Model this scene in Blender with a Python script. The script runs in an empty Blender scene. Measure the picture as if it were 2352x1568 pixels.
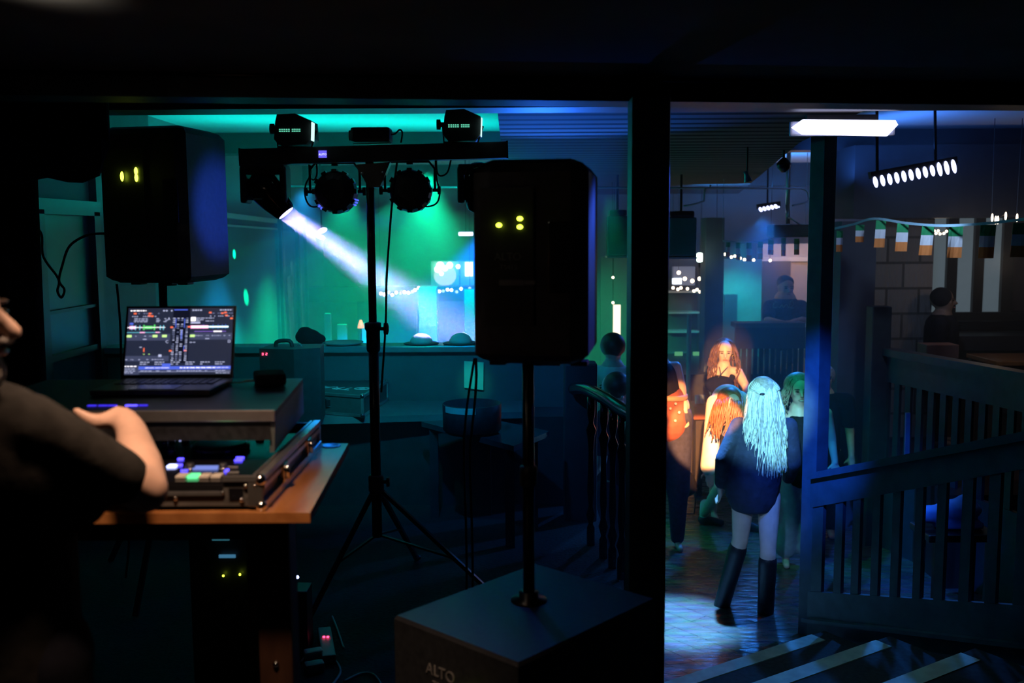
import bpy, bmesh, math, random
from mathutils import Vector, Matrix, Quaternion
random.seed(7)
sc = bpy.context.scene
COL = sc.collection
PI = math.pi
def V(*a): return Vector(a)
# ------------------------------------------------------------------ camera, exposure, world, haze, lights
FPX = 2287.0
CAMZ = 1.70
_p = math.atan(FPX / 21000.0)
_r = math.atan(121.0 / 20716.0)
_F = V(0, math.cos(_p), -math.sin(_p))
_U0 = V(0, math.sin(_p), math.cos(_p))
_R0 = V(1, 0, 0)
_R = _R0 * math.cos(_r) - _U0 * math.sin(_r)
_U = _U0 * math.cos(_r) + _R0 * math.sin(_r)
cam_d = bpy.data.cameras.new('camera')
cam = bpy.data.objects.new('camera', cam_d); COL.objects.link(cam)
m3 = Matrix((_R, _U, -_F)).transposed()
cam.matrix_world = Matrix.Translation((0, 0, CAMZ)) @ m3.to_4x4()
cam_d.sensor_width = 36.0
cam_d.lens = FPX / 2352.0 * 36.0
cam_d.clip_start = 0.05
cam_d.dof.use_dof = True
cam_d.dof.focus_distance = 5.2
cam_d.dof.aperture_fstop = 2.6
sc.camera = cam
def P(px, py, Y):
    """photo pixel on the plane at distance Y in front of the camera -> point of the room"""
    d = _F + _R * ((px - 1176) / FPX) + _U * ((784 - py) / FPX)
    t = Y / d.y
    return V(d.x * t, Y, CAMZ + d.z * t)
def PZ(px, py, z):
    """photo pixel on the horizontal plane at height z"""
    d = _F + _R * ((px - 1176) / FPX) + _U * ((784 - py) / FPX)
    t = (z - CAMZ) / d.z
    return V(d.x * t, d.y * t, z)
sc.view_settings.view_transform = 'Standard'
sc.view_settings.look = 'None'
sc.view_settings.gamma = 1.0
sc.view_settings.exposure = 0.0
sc.view_settings.use_curve_mapping = False
try:
    sc.cycles.use_denoising = True
    sc.cycles.denoiser = 'OPENIMAGEDENOISE'
    sc.cycles.max_bounces = 4
    sc.cycles.diffuse_bounces = 2
    sc.cycles.glossy_bounces = 2
    sc.cycles.transmission_bounces = 3
    sc.cycles.volume_bounces = 0
    sc.cycles.transparent_max_bounces = 6
    sc.cycles.sample_clamp_indirect = 3.0
    sc.cycles.use_light_tree = True
    sc.cycles.use_adaptive_sampling = True
    sc.cycles.adaptive_threshold = 0.02
    sc.cycles.caustics_reflective = False
    sc.cycles.caustics_refractive = False
except Exception:
    pass
wd = bpy.data.worlds.new('room_dark'); sc.world = wd
wd.use_nodes = True
wd.node_tree.nodes['Background'].inputs[0].default_value = (0.08, 0.25, 0.6, 1)
wd.node_tree.nodes['Background'].inputs[1].default_value = 0.008

def spot(name, loc, tgt, col, power, ang, blend=0.3, r=0.03):
    d = bpy.data.lights.new(name, 'SPOT'); d.color = col; d.energy = power
    d.spot_size = math.radians(ang); d.spot_blend = blend; d.shadow_soft_size = r
    o = bpy.data.objects.new(name, d); COL.objects.link(o)
    o.location = loc
    o.rotation_mode = 'QUATERNION'
    o.rotation_quaternion = (Vector(tgt) - Vector(loc)).to_track_quat('-Z', 'Y')
    return o
def area(name, loc, tgt, col, power, sx, sy=None, spread=180):
    d = bpy.data.lights.new(name, 'AREA'); d.color = col; d.energy = power
    d.shape = 'RECTANGLE'; d.size = sx; d.size_y = sy or sx
    d.spread = math.radians(spread)
    o = bpy.data.objects.new(name, d); COL.objects.link(o)
    o.location = loc
    o.rotation_mode = 'QUATERNION'
    o.rotation_quaternion = (Vector(tgt) - Vector(loc)).to_track_quat('-Z', 'Y')
    return o
def point(name, loc, col, power, r=0.03):
    d = bpy.data.lights.new(name, 'POINT'); d.color = col; d.energy = power; d.shadow_soft_size = r
    o = bpy.data.objects.new(name, d); COL.objects.link(o); o.location = loc
    return o

GREEN = (0.0, 1.0, 0.42); CYAN = (0.02, 0.75, 0.75); BLUE = (0.02, 0.22, 1.0)
LAV = (0.36, 0.38, 1.0); WARM = (1.0, 0.62, 0.40); ORANGE = (1.0, 0.36, 0.10)
# moving head on the left end of the light bar: the lavender beam through the haze
HEAD_LENS = P(660, 492, 4.28)
bl_ = area('beam_lamp', P(660, 491.5, 4.30), P(1030, 748, 7.3), (0.46, 0.36, 1.0), 56, 0.075, 0.075, 8)
bl_.data.shape = 'DISK'
# green washes high in the dance hall, aimed down at the floor (haze glow, walls)
spot('green_wash_a', P(985, 395, 9.5), P(940, 1000, 9.6), GREEN, 1900, 80, 0.95, 0.05)
spot('green_ray_a', P(925, 440, 8.3), P(1105, 600, 9.8), GREEN, 1700, 30, 0.9, 0.05)
spot('green_ray_b', P(930, 445, 8.3), P(800, 620, 8.8), GREEN, 900, 34, 0.9, 0.05)
spot('green_wash_b', P(800, 430, 11.5), P(740, 1000, 11.0), GREEN, 700, 75, 0.9, 0.05)
spot('green_wash_c', P(1400, 440, 9.0), P(1420, 900, 8.6), GREEN, 110, 40, 0.9, 0.05)
# blue washes
spot('blue_wash_a', P(1130, 520, 8.6), P(960, 840, 9.8), (0.005, 0.09, 1.0), 5500, 44, 0.9, 0.05)
spot('blue_wash_d', P(700, 430, 9.6), P(650, 900, 9.2), (0.01, 0.42, 1.0), 420, 80, 0.9, 0.05)
spot('blue_wash_b', P(2120, 430, 7.2), P(1860, 950, 6.4), BLUE, 160, 70, 0.9, 0.05)
spot('bar_light', P(2120, 415, 6.9), P(2150, 620, 7.9), (0.45, 0.65, 1.0), 20, 95, 0.8, 0.05)
point('warm_stone_fill', P(2290, 600, 8.4), (1, .72, .5), 1.6, 0.05)  # unseen warm point added to lift the stone pillar
spot('blue_legs', (0.62, 2.9, 2.05), P(1735, 1220, 6.8), (0.22, 0.5, 1.0), 240, 10, 0.8, 0.03)  # unseen spot added to brighten the fair-haired woman's legs
spot('blue_post', (0.9, 4.6, 2.05), P(1885, 980, 6.3), (0.012, 0.13, 1.0), 650, 28, 0.9, 0.03)
spot('soffit_wash', P(1240, 600, 5.9), P(1300, 250, 5.3), (0.02, 0.15, 1.0), 150, 90, 0.9, 0.03)  # hidden spot added to turn the slatted soffit blue
spot('blue_wash_c', P(1760, 500, 9.5), P(1650, 1300, 7.2), BLUE, 260, 70, 0.9, 0.08)
# ceiling up-light of the bay over the dance floor
area('ceiling_wash', (-1.25, 8.2, 1.98), (-1.2, 8.0, 2.6), (0.0, 0.9, 0.82), 18, 2.6, 0.3, 170)
area('ceiling_wash_b', (2.9, 8.3, 2.25), (3.2, 8.4, 2.6), (0.05, 0.22, 1.0), 9, 1.6, 0.3)
area('ceiling_wash_c', (2.9, 11.6, 2.1), (3.2, 12.4, 2.6), (0.03, 0.28, 1.0), 30, 1.6, 0.4)
# lamps of the people
spot('warm_lamp', (0.64, 2.4, 2.08), P(1664, 850, 9.1), (1.0, .45, .14), 6500, 4.2, 0.3, 0.02)
spot('warm_sleeve', (0.62, 2.4, 2.08), P(1620, 990, 8.1), ORANGE, 11000, 6.0, 0.25, 0.02)
spot('warm_guest', (0.62, 2.4, 2.08), P(1556, 925, 8.3), ORANGE, 4500, 3.4, 0.4, 0.02)
spot('hair_lamp', (0.55, 2.4, 2.08), P(1752, 960, 6.8), (0.26, 0.82, 1.0), 1700, 9.5, 0.6, 0.03)
spot('green_lamp', P(1700, 420, 6.9), P(1822, 930, 7.8), (0.0, 0.9, 0.5), 60, 40, 0.7, 0.03)
spot('floor_lamp', P(1640, 420, 7.0), P(1562, 1290, 6.7), (0.10, 0.42, 1.0), 3800, 22, 0.9, 0.03)
# dim warm bulb over the desk
spot('desk_bulb', (-0.66, 1.78, 2.14), (-0.74, 2.12, 1.1), WARM, 62, 62, 0.8, 0.05)
spot('nosing_fill', (1.35, 4.25, 2.05), (1.55, 5.0, -.5), (0.25, 0.65, 0.9), 18, 44, 0.8, 0.05)  # unseen spot added to brighten the step nosings
spot('ceiling_glow', (-1.0, 1.75, 2.10), (-0.97, 2.3, 2.62), (1.0, .88, .72), 420, 66, 1.0, 0.03)  # unseen upward spot added for the warm glow on the near ceiling
spot('far_teal', P(1700, 545, 11.8), P(1700, 800, 12.5), (0.0, 0.75, 0.75), 90, 80, 0.8, 0.03)  # unseen teal spot added to colour the far wall
# small blue and green spots around the light bar, some added as unseen fill
spot('blue_side', (-0.45, 4.75, 1.75), P(500, 480, 4.85), (0.03, 0.10, 1.0), 130, 34, 0.8, 0.03)
spot('par_teal', P(770, 440, 4.5), P(760, 880, 6.5), (0.0, 0.65, 0.55), 45, 65, 0.8, 0.03)
spot('case_fill', P(840, 445, 4.6), P(800, 895, 6.0), (0.05, 0.75, 0.8), 60, 16, 0.8, 0.03)  # narrow spot added to pick out the flight case, no par here
spot('par_blue', P(942, 437, 4.5), P(1010, 880, 6.5), (0.0, 0.32, 0.9), 55, 75, 0.8, 0.03)
spot('paper_fill', P(990, 437, 4.5), P(1088, 870, 6.5), (0.05, 1.0, 0.6), 55, 7, 0.8, 0.03)  # narrow spot added to brighten the paper sheet, no par here
spot('blue_table', P(870, 330, 4.2), P(775, 1022, 3.0), (0.01, 0.22, 1.0), 170, 14, 0.9, 0.03)
spot('blue_speaker', P(1800, 330, 3.9), P(1390, 600, 3.1), (0.04, 0.12, 1.0), 110, 26, 0.8, 0.03)
spot('blue_sub', P(1000, 260, 4.1), P(1150, 1400, 3.0), (0.02, 0.14, 1.0), 13, 40, 0.9, 0.05)
for (a, b, yy, w, e) in ((543, 582, 9.9, 2.8, 1000), (566, 682, 10.3, 4.2, 700)):
    spot('gobo_dot', P(905, 470, 9.0), P(a, b, yy), GREEN, e * 3, w, 0.6, 0.01)
# ------------------------------------------------------------------ materials
MATS = {}
def mat(name, col, rough=0.6, metal=0.0, noise=0.0, nscale=8.0, emit=None, es=0.0, alpha=1.0, bump=0.0, spec=None, trans=0.0):
    if name in MATS: return MATS[name]
    m = bpy.data.materials.new(name); m.use_nodes = True
    nt = m.node_tree; b = nt.nodes['Principled BSDF']
    b.inputs['Base Color'].default_value = (*col, 1)
    b.inputs['Roughness'].default_value = rough
    b.inputs['Metallic'].default_value = metal
    if spec is not None: b.inputs['Specular IOR Level'].default_value = spec
    if trans: b.inputs['Transmission Weight'].default_value = trans
    if alpha < 1: b.inputs['Alpha'].default_value = alpha
    if noise or bump:
        tc = nt.nodes.new('ShaderNodeTexCoord'); n = nt.nodes.new('ShaderNodeTexNoise')
        n.inputs['Scale'].default_value = nscale; n.inputs['Detail'].default_value = 5
        nt.links.new(tc.outputs['Object'], n.inputs['Vector'])
        if noise:
            r = nt.nodes.new('ShaderNodeValToRGB')
            r.color_ramp.elements[0].color = (*[c * (1 - noise) for c in col], 1)
            r.color_ramp.elements[1].color = (*[min(1, c * (1 + noise)) for c in col], 1)
            r.color_ramp.elements[0].position = .3; r.color_ramp.elements[1].position = .7
            nt.links.new(n.outputs['Fac'], r.inputs[0]); nt.links.new(r.outputs[0], b.inputs['Base Color'])
        if bump:
            bp = nt.nodes.new('ShaderNodeBump'); bp.inputs['Strength'].default_value = bump; bp.inputs['Distance'].default_value = .02
            nt.links.new(n.outputs['Fac'], bp.inputs['Height']); nt.links.new(bp.outputs[0], b.inputs['Normal'])
    if emit is not None:
        b.inputs['Emission Color'].default_value = (*emit, 1); b.inputs['Emission Strength'].default_value = es
    MATS[name] = m
    return m
def glow(name, col, s): return mat(name, (0.02, 0.02, 0.02), .4, emit=col, es=s)
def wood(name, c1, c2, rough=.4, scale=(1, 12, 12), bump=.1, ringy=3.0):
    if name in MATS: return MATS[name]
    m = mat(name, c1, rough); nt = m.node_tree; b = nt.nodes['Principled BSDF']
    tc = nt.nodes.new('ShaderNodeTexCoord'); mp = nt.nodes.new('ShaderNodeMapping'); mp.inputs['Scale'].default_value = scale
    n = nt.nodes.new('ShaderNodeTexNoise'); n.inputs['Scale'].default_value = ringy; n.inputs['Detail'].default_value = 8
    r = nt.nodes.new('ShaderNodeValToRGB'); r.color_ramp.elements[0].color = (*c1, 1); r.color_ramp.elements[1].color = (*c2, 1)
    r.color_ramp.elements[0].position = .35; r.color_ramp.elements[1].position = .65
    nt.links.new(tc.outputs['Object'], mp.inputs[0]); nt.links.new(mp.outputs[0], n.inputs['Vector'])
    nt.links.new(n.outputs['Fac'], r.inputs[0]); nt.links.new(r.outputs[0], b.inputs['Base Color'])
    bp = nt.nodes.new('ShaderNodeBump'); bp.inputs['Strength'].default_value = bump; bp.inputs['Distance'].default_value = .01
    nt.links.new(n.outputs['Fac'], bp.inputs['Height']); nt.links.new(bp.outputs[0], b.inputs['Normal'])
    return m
BLK = mat('black_plastic', (.028, .029, .032), .5, noise=.3, nscale=40)
BLKM = mat('black_metal', (.012, .012, .014), .32, .3, noise=.3, nscale=30)
GLOSS = mat('gloss_black', (.008, .008, .01), .12, noise=.2, nscale=20)
RUB = mat('rubber_cable', (.01, .01, .011), .45, noise=.2, nscale=30)
FABR = mat('speaker_cloth', (.02, .02, .022), .75, noise=.4, nscale=60)
ALU = mat('aluminium', (.62, .62, .63), .3, .9, noise=.12, nscale=25)
CHR = mat('chrome', (.8, .8, .8), .12, 1.0, noise=.05, nscale=25)
CASE = mat('case_panel', (.02, .021, .024), .35, noise=.4, nscale=50)
SKIN = mat('skin', (.62, .40, .31), .5, noise=.12, nscale=14)
SKINP = mat('skin_pale', (.74, .52, .44), .5, noise=.10, nscale=14)
TEE = mat('black_jersey', (.020, .019, .018), .9, noise=.3, nscale=30, bump=.1, spec=.15)
CLOTHB = mat('black_cloth', (.010, .011, .018), .85, noise=.3, nscale=30, spec=.12)
NAVYC = mat('navy_denim', (.03, .04, .10), .85, noise=.3, nscale=30)
PALEC = mat('pale_denim', (.40, .42, .50), .85, noise=.15, nscale=20)
WHITEC = mat('white_cloth', (.80, .78, .76), .8, noise=.06, nscale=20)
PAINT = mat('dark_paint', (.030, .033, .042), .5, noise=.25, nscale=12, bump=.1)
PAINTB = mat('navy_paint', (.10, .12, .16), .45, noise=.2, nscale=10, bump=.1)
BEAMM = mat('beam_paint', (.014, .018, .024), .5, noise=.2, nscale=10, bump=.1)
WALLT = mat('plaster_wall', (.19, .22, .23), .8, noise=.08, nscale=3, bump=.1)
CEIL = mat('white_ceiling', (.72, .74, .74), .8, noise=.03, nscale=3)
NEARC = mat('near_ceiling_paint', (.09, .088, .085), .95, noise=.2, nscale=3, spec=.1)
FLOORP = mat('platform_carpet', (.018, .022, .022), .9, noise=.5, nscale=60, bump=.3)
PAPER = mat('green_paper', (.35, .75, .62), .8, noise=.06, nscale=10, bump=.2)
WHITEP = mat('white_plastic', (.7, .7, .7), .4, noise=.05, nscale=10)
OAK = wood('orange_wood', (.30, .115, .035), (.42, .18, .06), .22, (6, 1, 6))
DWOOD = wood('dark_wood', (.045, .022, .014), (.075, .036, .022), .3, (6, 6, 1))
HAIRB = mat('blonde_hair', (.86, .80, .66), .38, noise=.2, nscale=50)
HAIRD = mat('dark_hair', (.05, .03, .022), .5, noise=.4, nscale=50)
HAIRR = mat('auburn_hair', (.36, .12, .05), .45, noise=.4, nscale=50)
HAIRG = mat('grey_beard', (.38, .35, .33), .8, noise=.3, nscale=80, bump=.6)
EYE = mat('eye_dark', (.02, .015, .012), .2, noise=.1)
LIP = mat('lip', (.45, .16, .14), .4, noise=.1)

# ------------------------------------------------------------------ mesh builder
class MB:
    def __init__(s): s.v = []; s.f = []; s.m = []; s.cur = 0
    def add(s, vs, fs):
        o = len(s.v); s.v += [Vector(a) for a in vs]
        for f in fs: s.f.append([i + o for i in f]); s.m.append(s.cur)
    def box(s, c, d, rot=None, bev=0):
        x, y, z = d[0] / 2, d[1] / 2, d[2] / 2
        c = Vector(c)
        R = rot or Matrix.Identity(3)
        if bev <= 0:
            vs = [V(sx * x, sy * y, sz * z) for sz in (-1, 1) for (sx, sy) in ((-1, -1), (1, -1), (1, 1), (-1, 1))]
            s.add([R @ v + c for v in vs], [(3, 2, 1, 0), (4, 5, 6, 7), (0, 1, 5, 4), (1, 2, 6, 5), (2, 3, 7, 6), (3, 0, 4, 7)])
        else:
            bm = bmesh.new(); bmesh.ops.create_cube(bm, size=1)
            for v in bm.verts: v.co = V(v.co.x * d[0], v.co.y * d[1], v.co.z * d[2])
            bmesh.ops.bevel(bm, geom=bm.edges[:], offset=min(bev, x * .9, y * .9, z * .9), segments=2, affect='EDGES', profile=.6)
            bm.verts.index_update()
            s.add([R @ v.co + c for v in bm.verts], [[v.index for v in f.verts] for f in bm.faces]); bm.free()
        return s
    def frame(s, p0, p1, up=None):
        d = (Vector(p1) - Vector(p0)).normalized()
        u = Vector(up) if up else (V(0, 0, 1) if abs(d.z) < .95 else V(0, 1, 0))
        a = d.cross(u).normalized(); b = a.cross(d).normalized()
        return d, a, b
    def bar(s, p0, p1, w, h, up=None):
        d, a, b = s.frame(p0, p1, up); p0 = Vector(p0); p1 = Vector(p1)
        vs = [p + a * (i * w / 2) + b * (j * h / 2) for p in (p0, p1) for (i, j) in ((-1, -1), (1, -1), (1, 1), (-1, 1))]
        s.add(vs, [(0, 1, 2, 3), (7, 6, 5, 4), (0, 4, 5, 1), (1, 5, 6, 2), (2, 6, 7, 3), (3, 7, 4, 0)]); return s
    def cyl(s, p0, p1, r0, r1=None, n=16, caps=True):
        r1 = r0 if r1 is None else r1
        d, a, b = s.frame(p0, p1); p0 = Vector(p0); p1 = Vector(p1)
        vs = [p + (a * math.cos(2 * PI * i / n) + b * math.sin(2 * PI * i / n)) * r for p, r in ((p0, r0), (p1, r1)) for i in range(n)]
        fs = [(i, (i + 1) % n, n + (i + 1) % n, n + i) for i in range(n)]
        if caps: fs += [tuple(range(n - 1, -1, -1)), tuple(range(n, 2 * n))]
        s.add(vs, fs); return s
    def tube(s, pts, r, n=8, smooth=True):
        pts = [Vector(p) for p in pts]
        if smooth and len(pts) > 2: pts = spline(pts, 6)
        rr = r if isinstance(r, (list, tuple)) else None
        N = len(pts); ref = None; vs = []
        for i, p in enumerate(pts):
            t = (pts[min(i + 1, N - 1)] - pts[max(i - 1, 0)]).normalized()
            if ref is None:
                ref = t.cross(V(0, 0, 1)); ref = t.cross(V(1, 0, 0)) if ref.length < .1 else ref
            ref = (ref - t * ref.dot(t)).normalized(); b = t.cross(ref)
            ri = r if rr is None else rr[0] + (rr[1] - rr[0]) * i / (N - 1)
            vs += [p + (ref * math.cos(2 * PI * k / n) + b * math.sin(2 * PI * k / n)) * ri for k in range(n)]
        fs = [(i * n + k, i * n + (k + 1) % n, (i + 1) * n + (k + 1) % n, (i + 1) * n + k) for i in range(N - 1) for k in range(n)]
        fs += [tuple(range(n - 1, -1, -1)), tuple(range((N - 1) * n, N * n))]
        s.add(vs, fs); return s
    def lathe(s, base, prof, axis=(0, 0, 1), n=20):
        d = Vector(axis).normalized(); a = d.cross(V(0, 1, 0) if abs(d.y) < .9 else V(1, 0, 0)).normalized(); b = d.cross(a)
        base = Vector(base); vs = []
        for r, h in prof: vs += [base + d * h + (a * math.cos(2 * PI * k / n) + b * math.sin(2 * PI * k / n)) * max(r, 1e-4) for k in range(n)]
        N = len(prof)
        fs = [(i * n + k, i * n + (k + 1) % n, (i + 1) * n + (k + 1) % n, (i + 1) * n + k) for i in range(N - 1) for k in range(n)]
        fs += [tuple(range(n - 1, -1, -1)), tuple(range((N - 1) * n, N * n))]
        s.add(vs, fs); return s
    def ell(s, c, r, rot=None, n=14, m=9):
        R = rot or Matrix.Identity(3); c = Vector(c); r = r if isinstance(r, (tuple, list)) else (r, r, r)
        vs = [c + R @ V(0, 0, -r[2])]
        for i in range(1, m):
            t = -PI / 2 + PI * i / m
            vs += [c + R @ V(r[0] * math.cos(t) * math.cos(2 * PI * k / n), r[1] * math.cos(t) * math.sin(2 * PI * k / n), r[2] * math.sin(t)) for k in range(n)]
        vs.append(c + R @ V(0, 0, r[2])); L = len(vs) - 1
        fs = [(0, 1 + (k + 1) % n, 1 + k) for k in range(n)]
        for i in range(m - 2): fs += [(1 + i * n + k, 1 + i * n + (k + 1) % n, 1 + (i + 1) * n + (k + 1) % n, 1 + (i + 1) * n + k) for k in range(n)]
        fs += [(L, 1 + (m - 2) * n + k, 1 + (m - 2) * n + (k + 1) % n) for k in range(n)]
        s.add(vs, fs); return s
    def prism(s, poly, ext):
        n = len(poly); e = Vector(ext); vs = [Vector(p) for p in poly] + [Vector(p) + e for p in poly]
        s.add(vs, [tuple(range(n)), tuple(range(2 * n - 1, n - 1, -1))] + [((i + 1) % n, i, n + i, n + (i + 1) % n) for i in range(n)]); return s
    def quad(s, a, b, c, d, th=0.0):
        s.add([a, b, c, d], [(0, 1, 2, 3)]); return s
    def loft(s, rings, closed=True):
        n = len(rings[0]); vs = [p for r in rings for p in r]
        fs = [(i * n + k, i * n + (k + 1) % n, (i + 1) * n + (k + 1) % n, (i + 1) * n + k) for i in range(len(rings) - 1) for k in range(n if closed else n - 1)]
        if closed: fs += [tuple(range(n - 1, -1, -1)), tuple(range((len(rings) - 1) * n, len(rings) * n))]
        s.add(vs, fs); return s
    def build(s, name, m, parent=None, smooth=False, origin=None):
        me = bpy.data.meshes.new(name)
        if parent is not None: inv = WM[parent.name].inverted(); vs = [inv @ v for v in s.v]; M = WM[parent.name]
        else:
            if origin is None:
                if s.v:
                    zs = min(v.z for v in s.v); origin = V(sum(v.x for v in s.v) / len(s.v), sum(v.y for v in s.v) / len(s.v), zs)
                else: origin = V(0, 0, 0)
            M = Matrix.Translation(origin); inv = M.inverted(); vs = [inv @ v for v in s.v]
        me.from_pydata([tuple(v) for v in vs], [], s.f)
        for mm in (m if isinstance(m, (list, tuple)) else [m]): me.materials.append(mm)
        for i, p in enumerate(me.polygons):
            p.material_index = s.m[i]; p.use_smooth = smooth
        bm = bmesh.new(); bm.from_mesh(me); bmesh.ops.recalc_face_normals(bm, faces=bm.faces[:]); bm.to_mesh(me); bm.free()
        o = bpy.data.objects.new(name, me); COL.objects.link(o)
        if smooth:
            try:
                me.shade_auto = True
            except Exception: pass
        if parent is not None: o.parent = parent
        else: o.location = M.to_translation()
        WM[o.name] = M.copy()
        return o
WM = {}
def spline(pts, k=6):
    out = []; n = len(pts)
    for i in range(n - 1):
        p0, p1, p2, p3 = pts[max(i - 1, 0)], pts[i], pts[i + 1], pts[min(i + 2, n - 1)]
        for j in range(k):
            t = j / k
            out.append(0.5 * ((2 * p1) + (-p0 + p2) * t + (2 * p0 - 5 * p1 + 4 * p2 - p3) * t * t + (-p0 + 3 * p1 - 3 * p2 + p3) * t ** 3))
    out.append(pts[-1].copy()); return out
def tag(o, label, cat, group=None, kind=None):
    o['label'] = label
    if cat: o['category'] = cat
    if group: o['group'] = group
    if kind: o['kind'] = kind
    return o
def thing(name, label, cat, loc, group=None):
    o = bpy.data.objects.new(name, None); COL.objects.link(o); o.location = loc; o.empty_display_size = .05
    WM[o.name] = Matrix.Translation(loc)
    return tag(o, label, cat, group)
def struct(name, mb, m, label=None):
    o = mb.build(name, m); o['kind'] = 'structure'
    if label: o['label'] = label
    return o
def text(s, name, size, loc, xdir, ydir, m, parent, ext=.0015):
    """flat raised lettering: xdir = reading direction, ydir = up of the letters"""
    c = bpy.data.curves.new(name, 'FONT'); c.body = s; c.size = size; c.extrude = ext; c.align_x = 'CENTER'; c.align_y = 'CENTER'
    t = bpy.data.objects.new('tmp', c); COL.objects.link(t)
    me = bpy.data.meshes.new_from_object(t.evaluated_get(bpy.context.evaluated_depsgraph_get()))
    bpy.data.objects.remove(t)
    x = Vector(xdir).normalized(); y = Vector(ydir); y = (y - x * y.dot(x)).normalized(); z = x.cross(y)
    M = Matrix((x, y, z)).transposed().to_4x4(); M.translation = Vector(loc)
    me.transform(WM[parent.name].inverted() @ M)
    me.materials.clear(); me.materials.append(m); me.name = name
    o = bpy.data.objects.new(name, me); COL.objects.link(o); o.parent = parent; WM[o.name] = WM[parent.name].copy()
    return o
def rotz(a): return Matrix.Rotation(a, 3, 'Z')
def euler(x, y, z): return (Matrix.Rotation(z, 3, 'Z') @ Matrix.Rotation(y, 3, 'Y') @ Matrix.Rotation(x, 3, 'X'))
def blob(name, prims, m, parent=None, vox=.02, sm=3, origin=None, cut=None):
    """one continuous skin over capsules and ellipsoids"""
    mb = MB()
    for p in prims:
        if p[0] == 'c':
            _, a, b, r0, r1 = p
            a = Vector(a); b = Vector(b); mb.cyl(a, b, r0, r1, 14); mb.ell(a, r0, None, 12, 8); mb.ell(b, r1, None, 12, 8)
        elif p[0] == 'e':
            mb.ell(p[1], p[2], p[3] if len(p) > 3 else None, 18, 12)
        elif p[0] == 'r':
            mb.loft([[V(c_[0] + rx * math.cos(2 * PI * k / 20), c_[1] + ry * math.sin(2 * PI * k / 20), c_[2]) for k in range(20)] for c_, rx, ry in p[1]])
        elif p[0] == 'b':
            mb.box(p[1], p[2], p[3] if len(p) > 3 else None)
    me = bpy.data.meshes.new('tmp'); me.from_pydata([tuple(v) for v in mb.v], [], mb.f)
    t = bpy.data.objects.new('tmp', me); COL.objects.link(t)
    bm = bmesh.new(); bm.from_mesh(me); bmesh.ops.recalc_face_normals(bm, faces=bm.faces[:]); bm.to_mesh(me); bm.free()
    r = t.modifiers.new('r', 'REMESH'); r.mode = 'VOXEL'; r.voxel_size = vox; r.use_smooth_shade = True
    s = t.modifiers.new('s', 'SMOOTH'); s.factor = .5; s.iterations = sm
    dg = bpy.context.evaluated_depsgraph_get(); dg.update()
    out = bpy.data.meshes.new_from_object(t.evaluated_get(dg))
    bpy.data.objects.remove(t)
    vs = [v.co.copy() for v in out.vertices]; fs = [list(p.vertices) for p in out.polygons]
    b2 = MB(); b2.add(vs, fs)
    return b2.build(name, m, parent, True, origin)
def hairstrands(name, m, parent, strands, r=.004):
    mb = MB()
    for st in strands: mb.tube(st, (r, r * .35), 5)
    return mb.build(name, m, parent, True)
# ------------------------------------------------------------------ the setting
HF = -0.98          # dance hall floor
HC = 2.60           # dance hall ceiling
def floor_mat():
    m = mat('hall_boards', (.10, .08, .07), .22); nt = m.node_tree; b = nt.nodes['Principled BSDF']
    tc = nt.nodes.new('ShaderNodeTexCoord'); mp = nt.nodes.new('ShaderNodeMapping'); mp.inputs['Rotation'].default_value = (0, 0, .9)
    br = nt.nodes.new('ShaderNodeTexBrick'); br.inputs['Scale'].default_value = 1.0
    br.inputs['Color1'].default_value = (.16, .13, .11, 1); br.inputs['Color2'].default_value = (.11, .09, .08, 1)
    br.inputs['Mortar'].default_value = (.06, .05, .045, 1); br.inputs['Mortar Size'].default_value = .004
    br.inputs['Brick Width'].default_value = 2.2; br.inputs['Row Height'].default_value = .16
    n = nt.nodes.new('ShaderNodeTexNoise'); n.inputs['Scale'].default_value = 9; n.inputs['Detail'].default_value = 8
    mp2 = nt.nodes.new('ShaderNodeMapping'); mp2.inputs['Scale'].default_value = (.6, 2.2, 1); mp2.inputs['Rotation'].default_value = (0, 0, .9)
    mx = nt.nodes.new('ShaderNodeMixRGB'); mx.blend_type = 'OVERLAY'; mx.inputs[0].default_value = .8
    r = nt.nodes.new('ShaderNodeMapRange'); r.inputs[1].default_value = .35; r.inputs[2].default_value = .7; r.inputs[3].default_value = .12; r.inputs[4].default_value = .5
    bp = nt.nodes.new('ShaderNodeBump'); bp.inputs['Strength'].default_value = .7; bp.inputs['Distance'].default_value = .02
    L = nt.links.new
    L(tc.outputs['Object'], mp.inputs[0]); L(mp.outputs[0], br.inputs['Vector']); L(tc.outputs['Object'], mp2.inputs[0]); L(mp2.outputs[0], n.inputs['Vector'])
    L(br.outputs[0], mx.inputs[1]); L(n.outputs['Color'], mx.inputs[2]); L(mx.outputs[0], b.inputs['Base Color'])
    L(n.outputs['Fac'], r.inputs[0]); L(r.outputs[0], b.inputs['Roughness']); L(n.outputs['Fac'], bp.inputs['Height']); L(bp.outputs[0], b.inputs['Normal'])
    return m
def slat_mat():
    m = mat('slatted_soffit', (.10, .09, .085), .8, spec=.08); nt = m.node_tree; b = nt.nodes['Principled BSDF']
    tc = nt.nodes.new('ShaderNodeTexCoord'); w = nt.nodes.new('ShaderNodeTexWave'); w.bands_direction = 'Y'; w.wave_profile = 'SIN'
    w.inputs['Scale'].default_value = 1.5; w.inputs['Distortion'].default_value = .15
    r = nt.nodes.new('ShaderNodeValToRGB'); r.color_ramp.elements[0].color = (.004, .004, .004, 1); r.color_ramp.elements[0].position = .25
    r.color_ramp.elements[1].color = (.12, .10, .09, 1); r.color_ramp.elements[1].position = .45
    L = nt.links.new
    L(tc.outputs['Object'], w.inputs['Vector']); L(w.outputs['Fac'], r.inputs[0]); L(r.outputs[0], b.inputs['Base Color'])
    return m
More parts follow.
